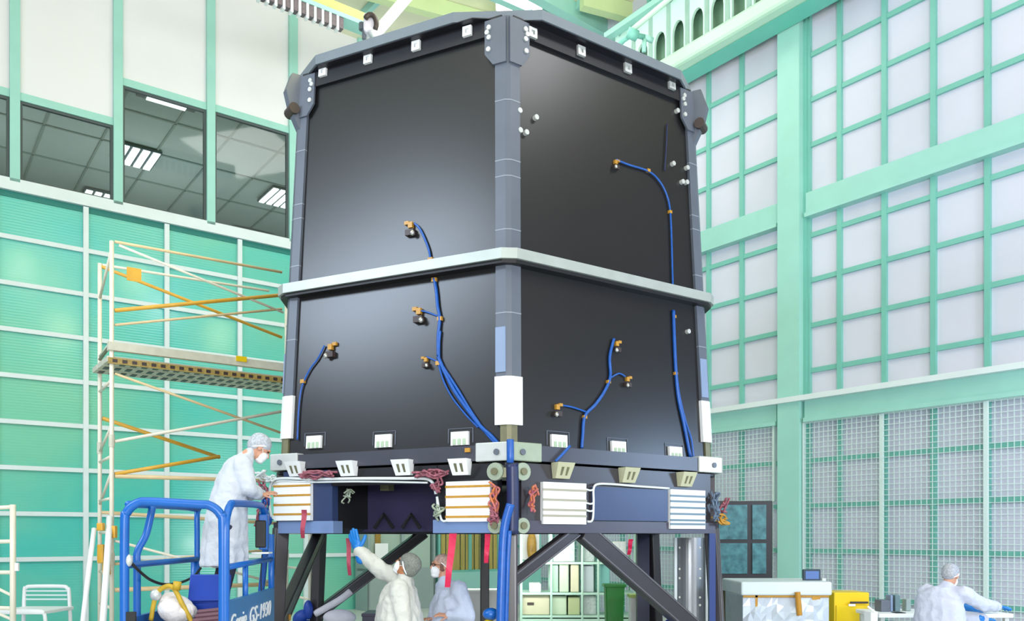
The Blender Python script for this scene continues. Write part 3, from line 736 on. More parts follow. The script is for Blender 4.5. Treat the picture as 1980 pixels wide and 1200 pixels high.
# clamp at the foot of the left brace and at the back left leg
b = MB(); p = leg_pt(5, .72)+(leg_pt(4,.72)-leg_pt(5,.72)).normalized()*.42
for d in ((0,0,0),(.05,0,.1),(.02,0,.2)): b.box(p+V(d), (.12,.1,.07), rz=.5)
b.build('brace_clamp', YTAPE, st); 
b = MB(); b.ell(p+V((.06,0,-.12)), (.17,.12,.06)); b.build('brace_pad', WHITEP, st, smooth=True)
b = MB(); b.ell(p+V((.02,0,-.05)), (.13,.1,.05)); b.build('brace_strap', LIFT_D, st, smooth=True)
b = MB(); p = leg_pt(4, .70); b.ell(p+V((-.20,-.12,.0)), (.13,.09,.09), Matrix.Rotation(-.7,3,'Y')); b.ell(p+V((-.09,-.12,.10)), (.07,.07,.14)); b.ell(p+V((-.12,-.12,-.12)), (.10,.09,.08)); b.build('blue_wrap', mat('blue_wrap', (16,62,160), .5, noise=.2, scale=9), st, smooth=True)
b = MB(); q = leg_pt(4,.74); b.tube([q+V((0,-.1,0)), q+V((.35,-.1,.2)), q+V((.5,-.05,.32))], .05, 8, True); b.ell(q+V((.35,-.1,-.05)), (.24,.12,.12)); b.build('padded_sleeve', mat('lilac_pad', (204,202,212), .7, noise=.1, scale=9), st, smooth=True)
b = MB(); p = leg_pt(0, .95)+V((-.20,.1,0)); b.ell(p, (.09,.09,.10)); b.build('yellow_clamp', YCAB, st, smooth=True)
b = MB(); b.ell(p+V((.02,0,.15)), (.08,.08,.06)); b.build('blue_cap', LIFT, st, smooth=True)
b = MB(); b.ell(p+V((-.03,0,-.22)), (.16,.12,.13)); b.ell(p+V((.0,0,-.38)), (.18,.12,.1)); b.build('grey_pad', mat('blue_grey_pad', (150,162,190), .6, noise=.25, scale=14), st, smooth=True)
b = MB(); p = SR.at(1290,1200,-.25,-.25); b.ell(p+V((.06,0,-.07)), (.12,.1,.10)); b.ell(p+V((-.03,.0,-.1)), (.1,.1,.08)); b.build('blue_wrap', MATS['blue_wrap'], st, smooth=True)
# red streamers hanging from the stand
def streamer(x0, y0, x1, y1, Y, w, m, label):
    b = MB(); p, q = at(x0,y0,Y), at(x1,y1,Y); n = 8; L = []
    for k in range(n+1):
        s = k/n; c = p.lerp(q, s) + V((0, .02*math.sin(s*7), 0)); ww = w*(1-.25*s); a = .25*math.sin(s*5)
        d = V((math.cos(a), math.sin(a), 0))*ww/2; e = V((-math.sin(a), math.cos(a), 0))*.004
        L.append([c-d-e, c+d-e, c+d+e, c-d+e])
    b.loops(L); o = b.build('warning_streamer', m); recentre(o); return tag(o, label, 'streamer', 'red streamers hanging under the stand')
streamer(876,1031,865,1135, 8.10,.072, RED, 'long crimson streamer hanging in front of the masked person in bluish smock')
streamer(943,1032,940,1088, 8.05,.055, RED, 'short crimson streamer between the rear centre leg and the blue cable')
streamer(588,985,585,1040, 8.72,.055, DRED, 'faded red streamer hanging below the left striped block')
streamer(673,1040,676,1112, 8.95,.050, DRED, 'faded pink streamer hanging under the raised blue glove')
streamer(1220,1042,1216,1072, 9.1,.050, RED, 'small red streamer hanging under the navy plate near the right leg')
# ================================================================== scaffold tower (runs parallel to the left wall)
SA = Wall((at(216,HY,11).x, 11), 53.5, (1,-1,0))            # near side plane
SB = Wall((at(193,HY,11.9).x, 11.9), 53.5, (1,-1,0))        # far side plane
sc = thing('scaffold_tower', 'tall cream and yellow scaffold tower beside the black tower', 'scaffold', SA.pt(0,0))
def sp(W, x, y, o=0.): u, z = W.uz(x, y, o); return W.pt(u, z, o)
def stube(pts, r, m, name, o=None): b = MB(); b.tube(pts, r, 8); return b.build(name, m, o or sc, smooth=True)
zt = SA.z(216, 466); UE = 2.75
for W in (SA, SB):
    for u in (0, UE):
        stube([W.pt(u,.12), W.pt(u,zt)], .03, CREAM, 'upright')
        b = MB(); b.cyl(W.pt(u,.06), W.pt(u,.12), .02); b.cyl(W.pt(u,0), W.pt(u,.06), .07, 14); b.build('caster', BLACK, sc)
        for z in (1.55, 3.1):
            b = MB(); b.cyl(W.pt(u,z-.08), W.pt(u,z+.08), .038, 10); b.build('coupler', PLANK, sc)
for u in (0, UE):                       # end frames with rungs
    for z in (.45, .9, 1.35, 1.9, 2.35, 2.9, 3.9, 4.4):
        stube([SA.pt(u,z), SB.pt(u,z)], .02, CREAM, 'rung')
    stube([SA.pt(u,zt-.1), SB.pt(u,zt-.5)], .018, CREAM, 'rung'); stube([SA.pt(u,3.3), SB.pt(u,3.05)], .018, CREAM, 'rung'); stube([SA.pt(u,2.7), SB.pt(u,2.3)], .018, CREAM, 'rung')
TN = mat('tan_scaffold_paint', (222,196,150), .45, noise=.12, scale=6)
for W, x0, y0, x1, y1, m, r in (
    (SA,222,467,545,526,TN,.02), (SA,230,474,548,604,CREAM,.018), (SA,222,600,545,570,YELLOW,.028), (SA,222,628,545,597,TN,.018),
    (SB,196,515,545,652,YELLOW,.024), (SB,198,512,520,562,CREAM,.02), (SA,222,722,545,837,TN,.018), (SA,222,853,545,795,CREAM,.022),
    (SB,198,808,425,884,YELLOW,.028), (SA,222,916,425,882,YELLOW,.026), (SA,222,920,545,930,TN,.028), (SB,196,990,545,1012,TN,.026),
    (SA,222,1045,545,1130,CREAM,.018), (SA,222,1090,545,1060,TN,.018), (SA,222,1140,545,1128,TN,.03)):
    stube([sp(W,x0,y0), sp(W,x1,y1)], r, m, 'brace')
b = MB(); SA.box(b, SA.u(244), SA.u(272), SA.z(258,545), SA.z(258,519), .03, .04); b.build('tag', YELLOW, sc)
# planks
zp = SA.z(224, 664); za = SA.z(222, 697)
b = MB(); SA.box(b, -.05, UE, zp-.10, zp+.01, -.04, .05); b.build('toe_board', PLANK, sc)
for k in range(3):
    w = 1.05/3; b = MB(); SA.box(b, -.05, UE, za-.01, za+.06, -(k+1)*w+.02, -k*w-.02); o = b.build('plank', PLANK, sc)
    b = MB(); u = 0.
    while u < UE-.1:
        SA.box(b, u, u+.07, za-.016, za-.008, -(k+.75)*w, -(k+.25)*w); u += .14
    b.build('plank_slots', DARKBR, o)
b = MB(); SA.box(b, -.05, UE, za-.05, za+.03, .02, .05); o = b.build('plank_edge', PLANKY, sc)
b = MB(); u = 0.
while u < UE-.1: SA.box(b, u, u+.06, za-.03, za+.012, .05, .055); u += .12
b.build('edge_slots', DARKBR, o)
b = MB(); SA.box(b, SA.u(454), SA.u(474), SA.z(464,700), SA.z(464,690), .052, .07); b.build('tag', YCAB, sc)
b = MB(); b.tube([SB.pt(0,za-.2), SB.pt(0,za+.2), SA.pt(0,zp)], .025, 6); b.build('plank_hook', KHAKI, sc)
# outriggers with clamps
for pts, r in (((sp(SA,182,1022,.2), sp(SA,172,1100,.5), sp(SA,150,1290,.9)), .032), ((sp(SA,212,1000,.1), sp(SA,206,1100,.5), sp(SA,193,1290,1.0)), .042)):
    stube(list(pts), r, WHITEP, 'outrigger')
for x, y, h in ((195,1018,.10), (196,1070,.24), (206,1090,.28), (219,1028,.16)):
    b = MB(); p = sp(SA,x,y,.18); b.box(p, (.08,.08,h)); b.build('yellow_clamp', YELLOW, sc, bevel=.012)
# scaffold end frame at the far left
sf = thing('scaffold_ladder', 'white ladder-like scaffold end frame standing against the edge by the teal wall', 'scaffold', (at(10,HY,10.5).x, 10.5, 0))
A, B_ = (at(25,HY,10.5).x, 10.5), (at(-75,HY,11.0).x, 11.0)
ztf = at(25,975,10.5).z
for q in (A, B_): stube([V((*q,0)), V((*q,ztf))], .036, CREAM, 'upright', sf)
for z in (ztf-.03, ztf-.46, ztf-.85, ztf-1.3, .5): stube([V((*A,z)), V((*B_,z-.02))], .026, CREAM, 'rung', sf)
stube([V((*A,1.1)), V((*B_,1.4))], .02, CREAM, 'brace', sf); stube([V((*A,.8)), V((*B_,1.05))], .02, CREAM, 'brace', sf)
b = MB(); b.box(V((A[0]+.05, A[1], ztf-.78)), (.05,.03,.1)); b.build('toggle_pin', WHITEP, sf)
# small white cart with a tube handle
Yc = 12.5; pc = at(90,1165,Yc)
ct = thing('wire_cart', 'low white tubular cart with a slatted back by the teal wall', 'cart', (pc.x, Yc, 0))
def hoop(y0, Y, r, name, x0=47, x1=134):
    b = MB(); z1 = at(0,y0,Yc).z; xa, xb = at(x0,0,Yc).x, at(x1,0,Yc).x
    b.tube([V((xa-.02,Y,.1)), V((xa,Y,z1-.12)), V((xa+.03,Y,z1-.02)), V((xa+.12,Y,z1)), V((xb-.12,Y,z1)), V((xb-.03,Y,z1-.03)), V((xb,Y,z1-.14)), V((xb+.03,Y,.1))], r, 8, True); return b.build(name, WHITEP, ct, smooth=True)
hoop(1133, Yc, .028, 'back_hoop'); hoop(1172, Yc-.75, .026, 'front_hoop', 46, 142)
for y in (1142, 1150, 1158):
    b = MB(); b.tube([at(50,y,Yc), at(130,y,Yc)], .012, 6); b.build('slat', PALE, ct)
for z in (.78, .42, .15):
    b = MB(); b.box((pc.x+.03, Yc-.38, z), (.74,.80,.05)); b.build('shelf', WHITEP, ct, bevel=.012)
for dx in (-.3,.34):
    for dy in (0,-.75):
        b = MB(); b.cyl((pc.x+dx-.015,Yc+dy,.05),(pc.x+dx+.015,Yc+dy,.05),.05,14); b.build('caster', BLACK, ct)

# ================================================================== blue scissor lift
LO = V((at(241,HY,6.55).x, 6.55, 0)); la = math.radians(-4.6); LD = V((math.sin(la), math.cos(la), 0)); LX = V((LD.y, -LD.x, 0))
lp = lambda a, b_, z: LO + LX*a + LD*b_ + V((0,0,z))
lf = thing('scissor_lift', 'blue scissor lift with tubular guard rails carrying the person in white', 'lift', lp(.38,.9,0))
def lt(pts, r, m=LIFT, name='guard_rail', sm=True): b = MB(); b.tube(pts, r, 10, sm); return b.build(name, m, lf, smooth=True)
ZR, ZM, ZD, WID, LEN = 2.12, 1.62, 1.10, .75, 1.85
lt([lp(0,0,ZD-.2), lp(0,0,ZR-.22), lp(.02,0,ZR-.08), lp(.10,0,ZR-.01), lp(.2,0,ZR), lp(WID-.2,0,ZR-.02), lp(WID-.1,0,ZR-.03), lp(WID-.02,0,ZR-.1), lp(WID,0,ZR-.24), lp(WID,0,ZD-.2)], .036)
lt([lp(WID+.02,0,ZD), lp(WID+.02,0,ZR-.25), lp(WID+.02,.06,ZR-.09), lp(WID+.02,.16,ZR-.02), lp(WID+.02,.3,ZR), lp(WID+.01,1.2,ZR+.02), lp(WID+.01,1.38,ZR-.01), lp(WID+.01,1.46,ZR-.10), lp(WID+.01,1.47,ZR-.28)], .032)
lt([lp(.02,.02,ZR-.02), lp(.02,LEN-.1,ZR), lp(.02,LEN,ZR-.10), lp(.02,LEN,ZD)], .028)
lt([lp(.0,.04,ZM), lp(.0,.4,ZM), lp(.02,LEN,ZM)], .028); lt([lp(WID,.04,ZM-.02), lp(WID,LEN,ZM)], .026)
lt([lp(.0,LEN,ZD), lp(.0,LEN,ZM)], .04); lt([lp(WID,LEN,ZD-.1), lp(WID,LEN,ZR-.25)], .03)
lt([lp(.06,.45,ZR-.02), lp(.02,.42,ZR-.25), lp(-.03,.36,ZM+.1), lp(-.03,.35,ZM-.05), lp(-.03,.35,ZD-.1)], .030)
lt([lp(WID,.75,ZD), lp(WID,.75,ZM)], .024)
b = MB(); b.hexa([lp(0,0,ZD-.1), lp(WID,0,ZD-.1), lp(WID,LEN,ZD-.1), lp(0,LEN,ZD-.1), lp(0,0,ZD), lp(WID,0,ZD), lp(WID,LEN,ZD), lp(0,LEN,ZD)]); b.build('deck', GREYP, lf)
b = MB()
b.hexa([lp(WID-.01,0,ZD-.12), lp(WID+.03,0,ZD-.12), lp(WID+.03,LEN,ZD-.12), lp(WID-.01,LEN,ZD-.12), lp(WID-.01,0,ZD+.23), lp(WID+.03,0,ZD+.23), lp(WID+.03,LEN,ZD+.23), lp(WID-.01,LEN,ZD+.23)])
b.build('side_board', mat('lift_teal_blue', (22,104,170), .35, noise=.1, scale=4), lf)
b = MB(); b.hexa([lp(-.03,0,ZD-.12), lp(.01,0,ZD-.12), lp(.01,LEN,ZD-.12), lp(-.03,LEN,ZD-.12), lp(-.03,0,ZD+.1), lp(.01,0,ZD+.1), lp(.01,LEN,ZD+.1), lp(-.03,LEN,ZD+.1)]); b.build('side_board', LIFT, lf)
b = MB(); b.hexa([lp(.0,-.02,ZD-.2), lp(.18,-.02,ZD-.2), lp(.18,.02,ZD-.2), lp(.0,.02,ZD-.2), lp(.0,-.02,ZD+.05), lp(.22,-.02,ZD+.0), lp(.22,.02,ZD+.0), lp(.0,.02,ZD+.05)]); b.build('corner_plate', LIFT, lf)
b = MB(); b.hexa([lp(.02,-.03,ZD+.02), lp(.09,-.03,ZD+.02), lp(.09,.0,ZD+.02), lp(.02,.0,ZD+.02), lp(.02,-.03,ZD+.16), lp(.09,-.03,ZD+.16), lp(.09,.0,ZD+.16), lp(.02,.0,ZD+.16)]); b.build('hinge_block', BLACK, lf)
# lettering on the side board (faces right, reads away from the near end)
def lift_text(body, b0, width):
  cu = bpy.data.curves.new('lettering', 'FONT'); cu.body = body; cu.size = .20; cu.extrude = .004; cu.shear = .25
  tmp = bpy.data.objects.new('lettering', cu); COL.objects.link(tmp)
  dg = bpy.context.evaluated_depsgraph_get(); dg.update()
  me = bpy.data.meshes.new_from_object(tmp.evaluated_get(dg)); bpy.data.objects.remove(tmp)
  Mx = Matrix.Translation(lp(WID+.035,b0,ZD-.02)) @ Matrix((( LD.x, 0, LX.x), (LD.y, 0, LX.y), (0, 1, 0))).to_4x4()
  w_ = max(v.co.x for v in me.vertices); me.transform(Matrix.Scale(width/w_, 4, V((1,0,0))))
  me.transform(Mx); me.transform(WM[lf.name].inverted()); me.materials.clear(); me.materials.append(WHITEP)
  o = bpy.data.objects.new('lettering', me); COL.objects.link(o); o.parent = lf
lift_text('Genie', .08, .56); lift_text('GS-1930', .74, .92)
# control box on the right rail, cable loop, base
b = MB(); c = lp(WID+.0,1.42,ZR-.25); b.box(c, (.10,.14,.26), rz=-la); o = b.build('control_box', BLACK, lf, bevel=.01)
b = MB(); b.box(c+V((.02,0,.02)), (.08,.10,.34), rz=-la); b.build('box_cover', LIFT, o, bevel=.01)
b = MB(); b.box(c+V((0,0,-.18)), (.16,.18,.015), rz=-la); b.build('box_tray', WHITEP, o)
lt([c+V((0,0,-.2)), c+V((-.01,0,-.45)), c+V((.01,0,-.75))], .006, BLACK, 'control_cable')
lt([at(254,1088,6.62), at(272,1106,6.7), at(292,1121,6.9), at(318,1129,7.1), at(348,1126,7.5), at(374,1114,8.0), at(388,1098,8.3)], .012, BLACK, 'power_cable')
b = MB(); b.ell(lp(.03,-.0,1.66), (.03,.03,.05)); b.build('cable_socket', ALU, lf, smooth=True)
b = MB(); b.hexa([lp(-.02,0,.18), lp(WID+.02,0,.18), lp(WID+.02,LEN,.18), lp(-.02,LEN,.18), lp(-.02,0,.45), lp(WID+.02,0,.45), lp(WID+.02,LEN,.45), lp(-.02,LEN,.45)]); b.build('chassis', LIFT, lf, bevel=.02)
for a_ in (.12, WID-.12):
    for z0, z1 in ((.45,.72),(.72,1.0)):
        for s in (0, 1):
            b = MB(); b.bar(lp(a_,.2 if s else LEN-.2,z0), lp(a_,LEN-.2 if s else .2,z1), .05, .09); b.build('scissor_arm', LIFT_D, lf)
for a_ in (.03, WID-.03):
    for d in (.25, LEN-.25):
        b = MB(); q = lp(a_,d,.16); b.cyl(q-LX*.06, q+LX*.06, .16, 20); b.build('wheel', BLACK, lf)
# things carried in the lift
bx = thing('tool_tray', 'deep blue slanted tray inside the lift behind the near rail', 'tray', lp(.45,.5,ZD))
c = lp(.47,.66,ZD+.30); R = Matrix.Rotation(.12,3,'Z') @ Matrix.Rotation(-.35,3,'X')
b = MB(); b.box(c, (.34,.05,.24), M=R); b.build('tray_panel', LIFT_D, bx, bevel=.01)
b = MB(); b.box(c+R@V((0,.14,-.11)), (.34,.26,.03), M=R); b.box(c+V((0,.1,-.20)), (.28,.24,.16)); b.build('tray_base', LIFT_D, bx)
b = MB()
for k in range(4): b.tube([lp(.44,.2+k*.075,ZD+.025+.03*k), lp(.70,.2+k*.075,ZD+.05+.03*k)], .02, 8)
o = b.build('pipe_rack', mat('red_brown_pipe', (120,84,96), .5, noise=.2, scale=10)); recentre(o); tag(o, 'stack of dull red-brown tubes on the lift deck under the blue tray', 'tubes')
wb = thing('strapped_bundle', 'white padded bundle with yellow straps lying in the near left of the lift', 'bundle', lp(.22,.45,ZD))
c = lp(.25,.46,ZD+.135); b = MB(); b.ell(c, (.15,.18,.12), Matrix.Rotation(.4,3,'Y')); b.ell(c+V((-.05,0,.04)), (.09,.12,.11)); b.ell(c+V((.09,-.03,-.02)), (.09,.12,.08)); b.build('padding', mat('white_padding', (226,222,222), .8, bump=.6, bscale=12), wb, smooth=True)
b = MB(); b.tube([c+V((-.17,-.1,-.08)), c+V((-.12,-.1,.14)), c+V((0,-.1,.20)), c+V((.1,-.12,.05)), c+V((.17,-.1,-.1))], .02, 8, True); b.tube([c+V((.04,-.1,.17)), c+V((.05,-.1,.24))], .035); b.build('strap', mat('mustard_strap', (206,170,44), .5, noise=.2, scale=20), wb, smooth=True)
b = MB(); b.ell(c+V((-.13,-.10,.13)), (.045,.045,.05)); b.build('buckle', ALU, wb, smooth=True)
from mathutils import noise as mnoise
# ================================================================== people
def frame(f, up):
    f = V(f).normalized(); r = f.cross(V(up)).normalized(); u = r.cross(f); return f, r, u
def Mat3(x, y, z): return Matrix((x, y, z)).transposed()
def hand_blobs(b, w, d, nrm, thumb, s=1., g=0., curl=.5):
    """palm, four unequal fingers with two bends each, thumb from the palm's side. d: to the fingertips, nrm: out of the back of the hand"""
    d = V(d).normalized(); nrm = (V(nrm) - d*V(nrm).dot(d)).normalized(); x = d.cross(nrm)*thumb
    b.ell(w + d*.045*s, (.040*s+g, .050*s+g, .016*s+g), Mat3(x, d, nrm), 12, 8)
    b.cap(w - d*.03*s, w + d*.02*s, .026*s+g, .027*s+g)
    for k, (ln, off) in enumerate(((.072,.030),(.080,.010),(.074,-.010),(.058,-.030))):
        p = w + d*(.085 - .006*abs(k-1.2))*s + x*off*s; dd = (d + x*off*2.2).normalized()
        a = curl*(.55+.18*k)
        for j, part in enumerate((.45,.32,.25)):
            q = p + dd*ln*part*s; r = (.0092 - .0009*j)*s + g
            b.cap(p, q, r, r-.0006, 8); p = q
            dd = (dd*math.cos(a) - nrm*math.sin(a)).normalized()
    p = w + d*.022*s + x*.030*s; dd = (d*.62 + x*.78 - nrm*.22).normalized()
    for ln, r in ((.034,.0115),(.030,.010),(.024,.009)):
        q = p + dd*ln*s; b.cap(p, q, r*s+g, (r-.0008)*s+g, 8); p = q; dd = (dd + d*.35 - nrm*.15).normalized()

def person(label, J, hf, hup, skin, smock, base, cap, gown, glove=(None,None), mask=True, glasses=False, voxel=.0065, capbig=1., curl=(.5,.5)):
    P = thing('person', label, 'person', base)
    f, r, u = frame(hf, hup); hc = J['head']; HM = Mat3(r, f, u)
    b = MB()
    # head
    b.ell(hc + u*.022 - f*.008, (.076,.096,.098), HM, 20, 14)
    b.ell(hc - u*.045 + f*.030, (.058,.066,.072), HM, 16, 10)
    b.ell(hc - u*.098 + f*.072, (.026,.020,.018), HM)                      # chin
    b.ell(hc + f*.088 + u*.034, (.050,.014,.012), HM)                      # brow
    b.cap(hc + f*.090 + u*.018, hc + f*.112 - u*.022, .010, .015, 8)       # nose
    b.ell(hc + f*.092 - u*.062, (.026,.012,.007), HM); b.ell(hc + f*.090 - u*.072, (.022,.012,.007), HM)   # lips
    for s in (-1, 1): b.ell(hc + r*s*.078 - u*.006 - f*.006, (.011,.022,.034), HM)       # ears
    # trunk and limbs
    b.cap(J['neck'], hc - u*.05 - f*.012, .060, .055)
    b.cap(J['chest'], J['neck'], .10, .06); b.cap(J['shL'], J['shR'], .062, .062); b.cap(J['chest']+(J['shL']-J['shR'])*.2, J['chest']+(J['shR']-J['shL'])*.2, .095, .095)
    b.cap(J['pelvis'], J['chest'], .115, .10); b.cap(J['hipL'].lerp(J['hipR'],.12), J['hipR'].lerp(J['hipL'],.12), .088, .088)
    for s in 'LR':
        b.cap(J['sh'+s], J['el'+s], .052, .042); b.cap(J['el'+s], J['wr'+s], .041, .027)
        b.cap(J['hip'+s], J['kn'+s], .078, .056); b.cap(J['kn'+s], J['an'+s], .056, .038)
        b.cap(J['an'+s] - V((0,0,.045)), J['an'+s] + J['toe'+s]*.16 - V((0,0,.06)), .038, .03)
        hd, hn = J['hd'+s]; hand_blobs(b, J['wr'+s], hd, hn, 1 if s == 'R' else -1, 1., 0., curl[0 if s == 'L' else 1])
    b.build('body', skin, P, smooth=True, remesh=voxel, soft=2)
    # eyes
    for s in (-1, 1):
        b = MB(); b.ell(hc + f*.083 + u*.012 + r*s*.032, (.014,.010,.008), HM); b.build('eye', EYE, P, smooth=True)
    if mask:
        b = MB(); b.ell(hc + f*.058 - u*.052, (.062,.056,.060), HM, 18, 12); b.ell(hc + f*.082 - u*.03, (.032,.034,.036), HM); b.ell(hc + f*.062 - u*.095, (.048,.046,.03), HM)
        b.build('face_mask', MASKM, P, smooth=True, remesh=.006, soft=3)
        b = MB()
        for s in (-1, 1): b.tube([hc+r*s*.062+f*.05-u*.03, hc+r*s*.079+f*.02-u*.005, hc+r*s*.082-f*.03+u*.02], .003, 6)
        b.build('mask_loop', WHITEP, P)
    if glasses:
        b = MB()
        for s in (-1, 1):
            b.tube([hc+f*.100+u*.012+r*s*.034 + r*.024*math.cos(a)+u*.017*math.sin(a) for a in [2*math.pi*k/12 for k in range(13)]], .0032, 6)
            b.tube([hc+f*.098+u*.016+r*s*.058, hc+r*s*.08+u*.012], .003, 6)
        b.tube([hc+f*.104+u*.014-r*.01, hc+f*.104+u*.014+r*.01], .003, 6); b.build('spectacles', DARKBR, P)
    # hair net / cap
    b = MB(); k = capbig; m, hairm = cap
    b.ell(hc + u*.045*k - f*.022, (.088*k,.104*k,.088*k), HM, 20, 14); b.ell(hc + u*.005 - f*.058, (.080*k,.066*k,.075*k), HM, 18, 12)
    b.build('hair_cap', m, P, smooth=True, remesh=.008, soft=4)
    b = MB(); rim = []
    for q in range(25):
        a = 2*math.pi*q/24; e = r*math.cos(a)*.088*k + (f*.062+u*.052)*math.sin(a)*1.05*k
        rim.append(hc - f*.012*k + u*.004 + e + f*.0)
    b.tube(rim, .007*k, 6); b.build('cap_band', WHITEP, P, smooth=True)
    if hairm:
        b = MB()
        for s in (-1, 1): b.ell(hc + r*s*.074 + f*.012 - u*.01, (.014,.03,.045), HM)
        b.ell(hc - f*.05 - u*.06, (.06,.045,.04), HM); b.build('hair', hairm, P, smooth=True)
    # smock: lofted body with folds, sleeves, collar
    b = MB(); L = []; n = 30
    for i, (c, rx, ry, ax, am) in enumerate(gown):
        R_, F_ = ax; L.append([c + (R_*rx*math.cos(t) + F_*ry*math.sin(t))*(1+am*math.sin(6*t+i*.35)+am*.6*math.sin(11*t-i*.5)) for t in [2*math.pi*q/n for q in range(n)]])
    b.loops(L)
    b.cap(J['shL'], J['shR'], .078, .078); b.cap(J['neck']-(J['neck']-J['chest'])*.25, J['neck']+(hc-J['neck'])*.18, .085, .070)
    for s in 'LR':
        e = J['el'+s]; d = (J['wr'+s]-e)
        q = J.get('sleeve', 1.08)
        b.cap(J['sh'+s], e, .082*q, .072*q, 14); b.cap(e, e+d*.93, .072*q, .054*q, 14)
        ax_ = (e-J['sh'+s]).normalized(); o_ = ax_.orthogonal().normalized()
        for k in range(7):                       # creases along the sleeve
            tt = (k+.6)/7.5; pc_ = J['sh'+s].lerp(e, tt*2) if tt < .5 else e.lerp(e+d*.95, tt*2-1)
            sd = o_*math.cos(k*2.1)+ax_.cross(o_)*math.sin(k*2.1)
            b.ell(pc_+sd*.012, (.081*q-.024*q*tt, .081*q-.024*q*tt, .022), Quaternion((0,0,1)).to_matrix() if False else V((0,0,1)).rotation_difference((ax_+sd*.5).normalized()).to_matrix(), 12, 6)
    so = b.build('smock', smock, P, smooth=True, remesh=.013, soft=4)
    sd = V((base[0]*3.1, base[1]*1.7, 0))           # cloth folds pressed into the surface
    for v, nn in zip(so.data.vertices, [v.normal.copy() for v in so.data.vertices]):
        c = v.co; q = V((c.x*7, c.y*7, c.z*3.2)) + sd
        rdg = 1-abs(mnoise.noise(q + V((0,0,mnoise.noise(c*4)*1.2))))*2.2
        v.co = c + nn*(.016*(rdg-.55) + .008*mnoise.noise(c*16))
    for s, g in zip('LR', glove):
        if g:
            b = MB(); hd, hn = J['hd'+s]; hand_blobs(b, J['wr'+s], hd, hn, 1 if s == 'R' else -1, J.get('glove_scale', 1.0), .0035*(2.2 if 'glove_scale' in J else 1), curl[0 if s == 'L' else 1])
            d = V(hd).normalized(); b.cap(J['wr'+s]-d*.10, J['wr'+s]-d*.0, .050, .036, 14)
            b.build('glove', g, P, smooth=True, remesh=.0055, soft=2)
    # trousers and overshoes
    b = MB()
    for s in 'LR':
        b.cap(J['hip'+s], J['kn'+s], .10, .078); b.cap(J['kn'+s], J['an'+s]+V((0,0,.05)), .076, .064)
    b.build('trousers', J.get('trousers', smock), P, smooth=True, remesh=.014, soft=3)
    for s in 'LR':
        b = MB(); b.cap(J['an'+s]-V((0,0,.035)), J['an'+s]+J['toe'+s]*.17-V((0,0,.05)), .052, .042); b.cap(J['an'+s]+V((0,0,.10)), J['an'+s]-V((0,0,.03)), .062, .052)
        b.build('overshoe', J.get('shoe', WHITEP), P, smooth=True, remesh=.012, soft=2)
    return P

def legs(J, base, az, gap=.11, hipz=.90, knee_fwd=.03, step=.0):
    a = math.radians(az); f = V((math.sin(a), math.cos(a), 0)); r = V((f.y, -f.x, 0)); J['f'], J['r'] = f, r
    for s, k in (('L',-1),('R',1)):
        J['hip'+s] = base + r*k*gap*.8 + V((0,0,hipz)) ; J['an'+s] = base + r*k*gap + f*step*k + V((0,0,.09))
        J['kn'+s] = (J['hip'+s]+J['an'+s])/2 + f*knee_fwd + V((0,0,.02)); J['toe'+s] = (f + r*k*.2).normalized()
    J['pelvis'] = base + V((0,0,hipz+.05))

# person on the lift, bending over the left corner of the stand
J = {}; base = lp(.42, 1.15, ZD+.045); Y0 = base.y
legs(J, base, 62, hipz=.84)
f, r = J['f'], J['r']
pel = at(441,1003,Y0); J['pelvis'] = pel
for s, k in (('L',-1),('R',1)): J['hip'+s] = pel + r*k*.09 - V((0,0,.06)); J['kn'+s] = (J['hip'+s]+J['an'+s])/2 + f*.03
ch = at(456,918,Y0+.10); nk = at(478,880,Y0+.17); J['chest'], J['neck'] = ch, nk; J['head'] = at(502,866,Y0+.24)
ax2 = (nk-pel).normalized()
sh = at(462,898,Y0+.12)
J['shL'] = sh - r*.175 + V((0,0,-.01)); J['shR'] = sh + r*.175 + V((0,0,-.01))
tgt = at(506,955,Y0+.52)
J['wrR'] = at(502,956,Y0+.12) ; J['elR'] = at(479,943,Y0-.08)
J['wrL'] = tgt; J['elL'] = J['shL'].lerp(tgt,.5) + V((0,0,-.12))
J['hdR'] = ((.8,.5,.12), (0,-.3,1)); J['hdL'] = ((.85,.45,.2), (0,-.3,1))
J['trousers'] = TROUS; J['shoe'] = TROUS
gw = []; H3 = (r, f)
for (x, y, dY, rx, ry, am) in ((433,1094,0.,.205,.205,.06),(434,1060,0.,.20,.20,.055),(437,1010,0.,.195,.185,.045),(442,965,.04,.205,.165,.02),(452,925,.08,.20,.15,.012),(462,897,.12,.18,.125,.0),(473,880,.15,.11,.09,0)):
    gw.append((at(x,y,Y0+dY), rx, ry, H3, am))
person('person in a long white smock standing in the blue lift, bent over the tower corner', J, f*.80 + V((0,0,-.62)), V((f.x*.6,f.y*.6,.8)), SKIN, SMOCK, base, (CAPW, None), gw, mask=True, curl=(.6,.6), capbig=1.04)

# person reaching up with a blue glove
J = {}; Y0 = 8.35; hc = at(786,1094,Y0); base = V((at(772,0,Y0).x, Y0, 0)); legs(J, base, -72, hipz=.88)
f, r = J['f'], J['r']
J['chest'] = at(774,1160,Y0); J['neck'] = at(781,1122,Y0); J['head'] = hc
sh = at(776,1136,Y0); J['shL'] = sh - r*.19 + V((.05,0,0)); J['shR'] = sh + r*.19 + V((-.05,0,.04)); J['sleeve'] = 1.22; J['glove_scale'] = 1.3
wr = at(692,1063,Y0+.12); J['wrR'] = wr; J['elR'] = J['shR'].lerp(wr,.5) + V((0,0,-.035))
J['wrL'] = at(782,1232,Y0-.28); J['elL'] = J['shL'] + V((.06,-.04,-.29))
J['hdR'] = ((-.30,.05,.95), (-.35,-.9,-.1)); J['hdL'] = ((-.9,.1,-.2), (0,-1,.3))
gw = []; ax = (r, f)
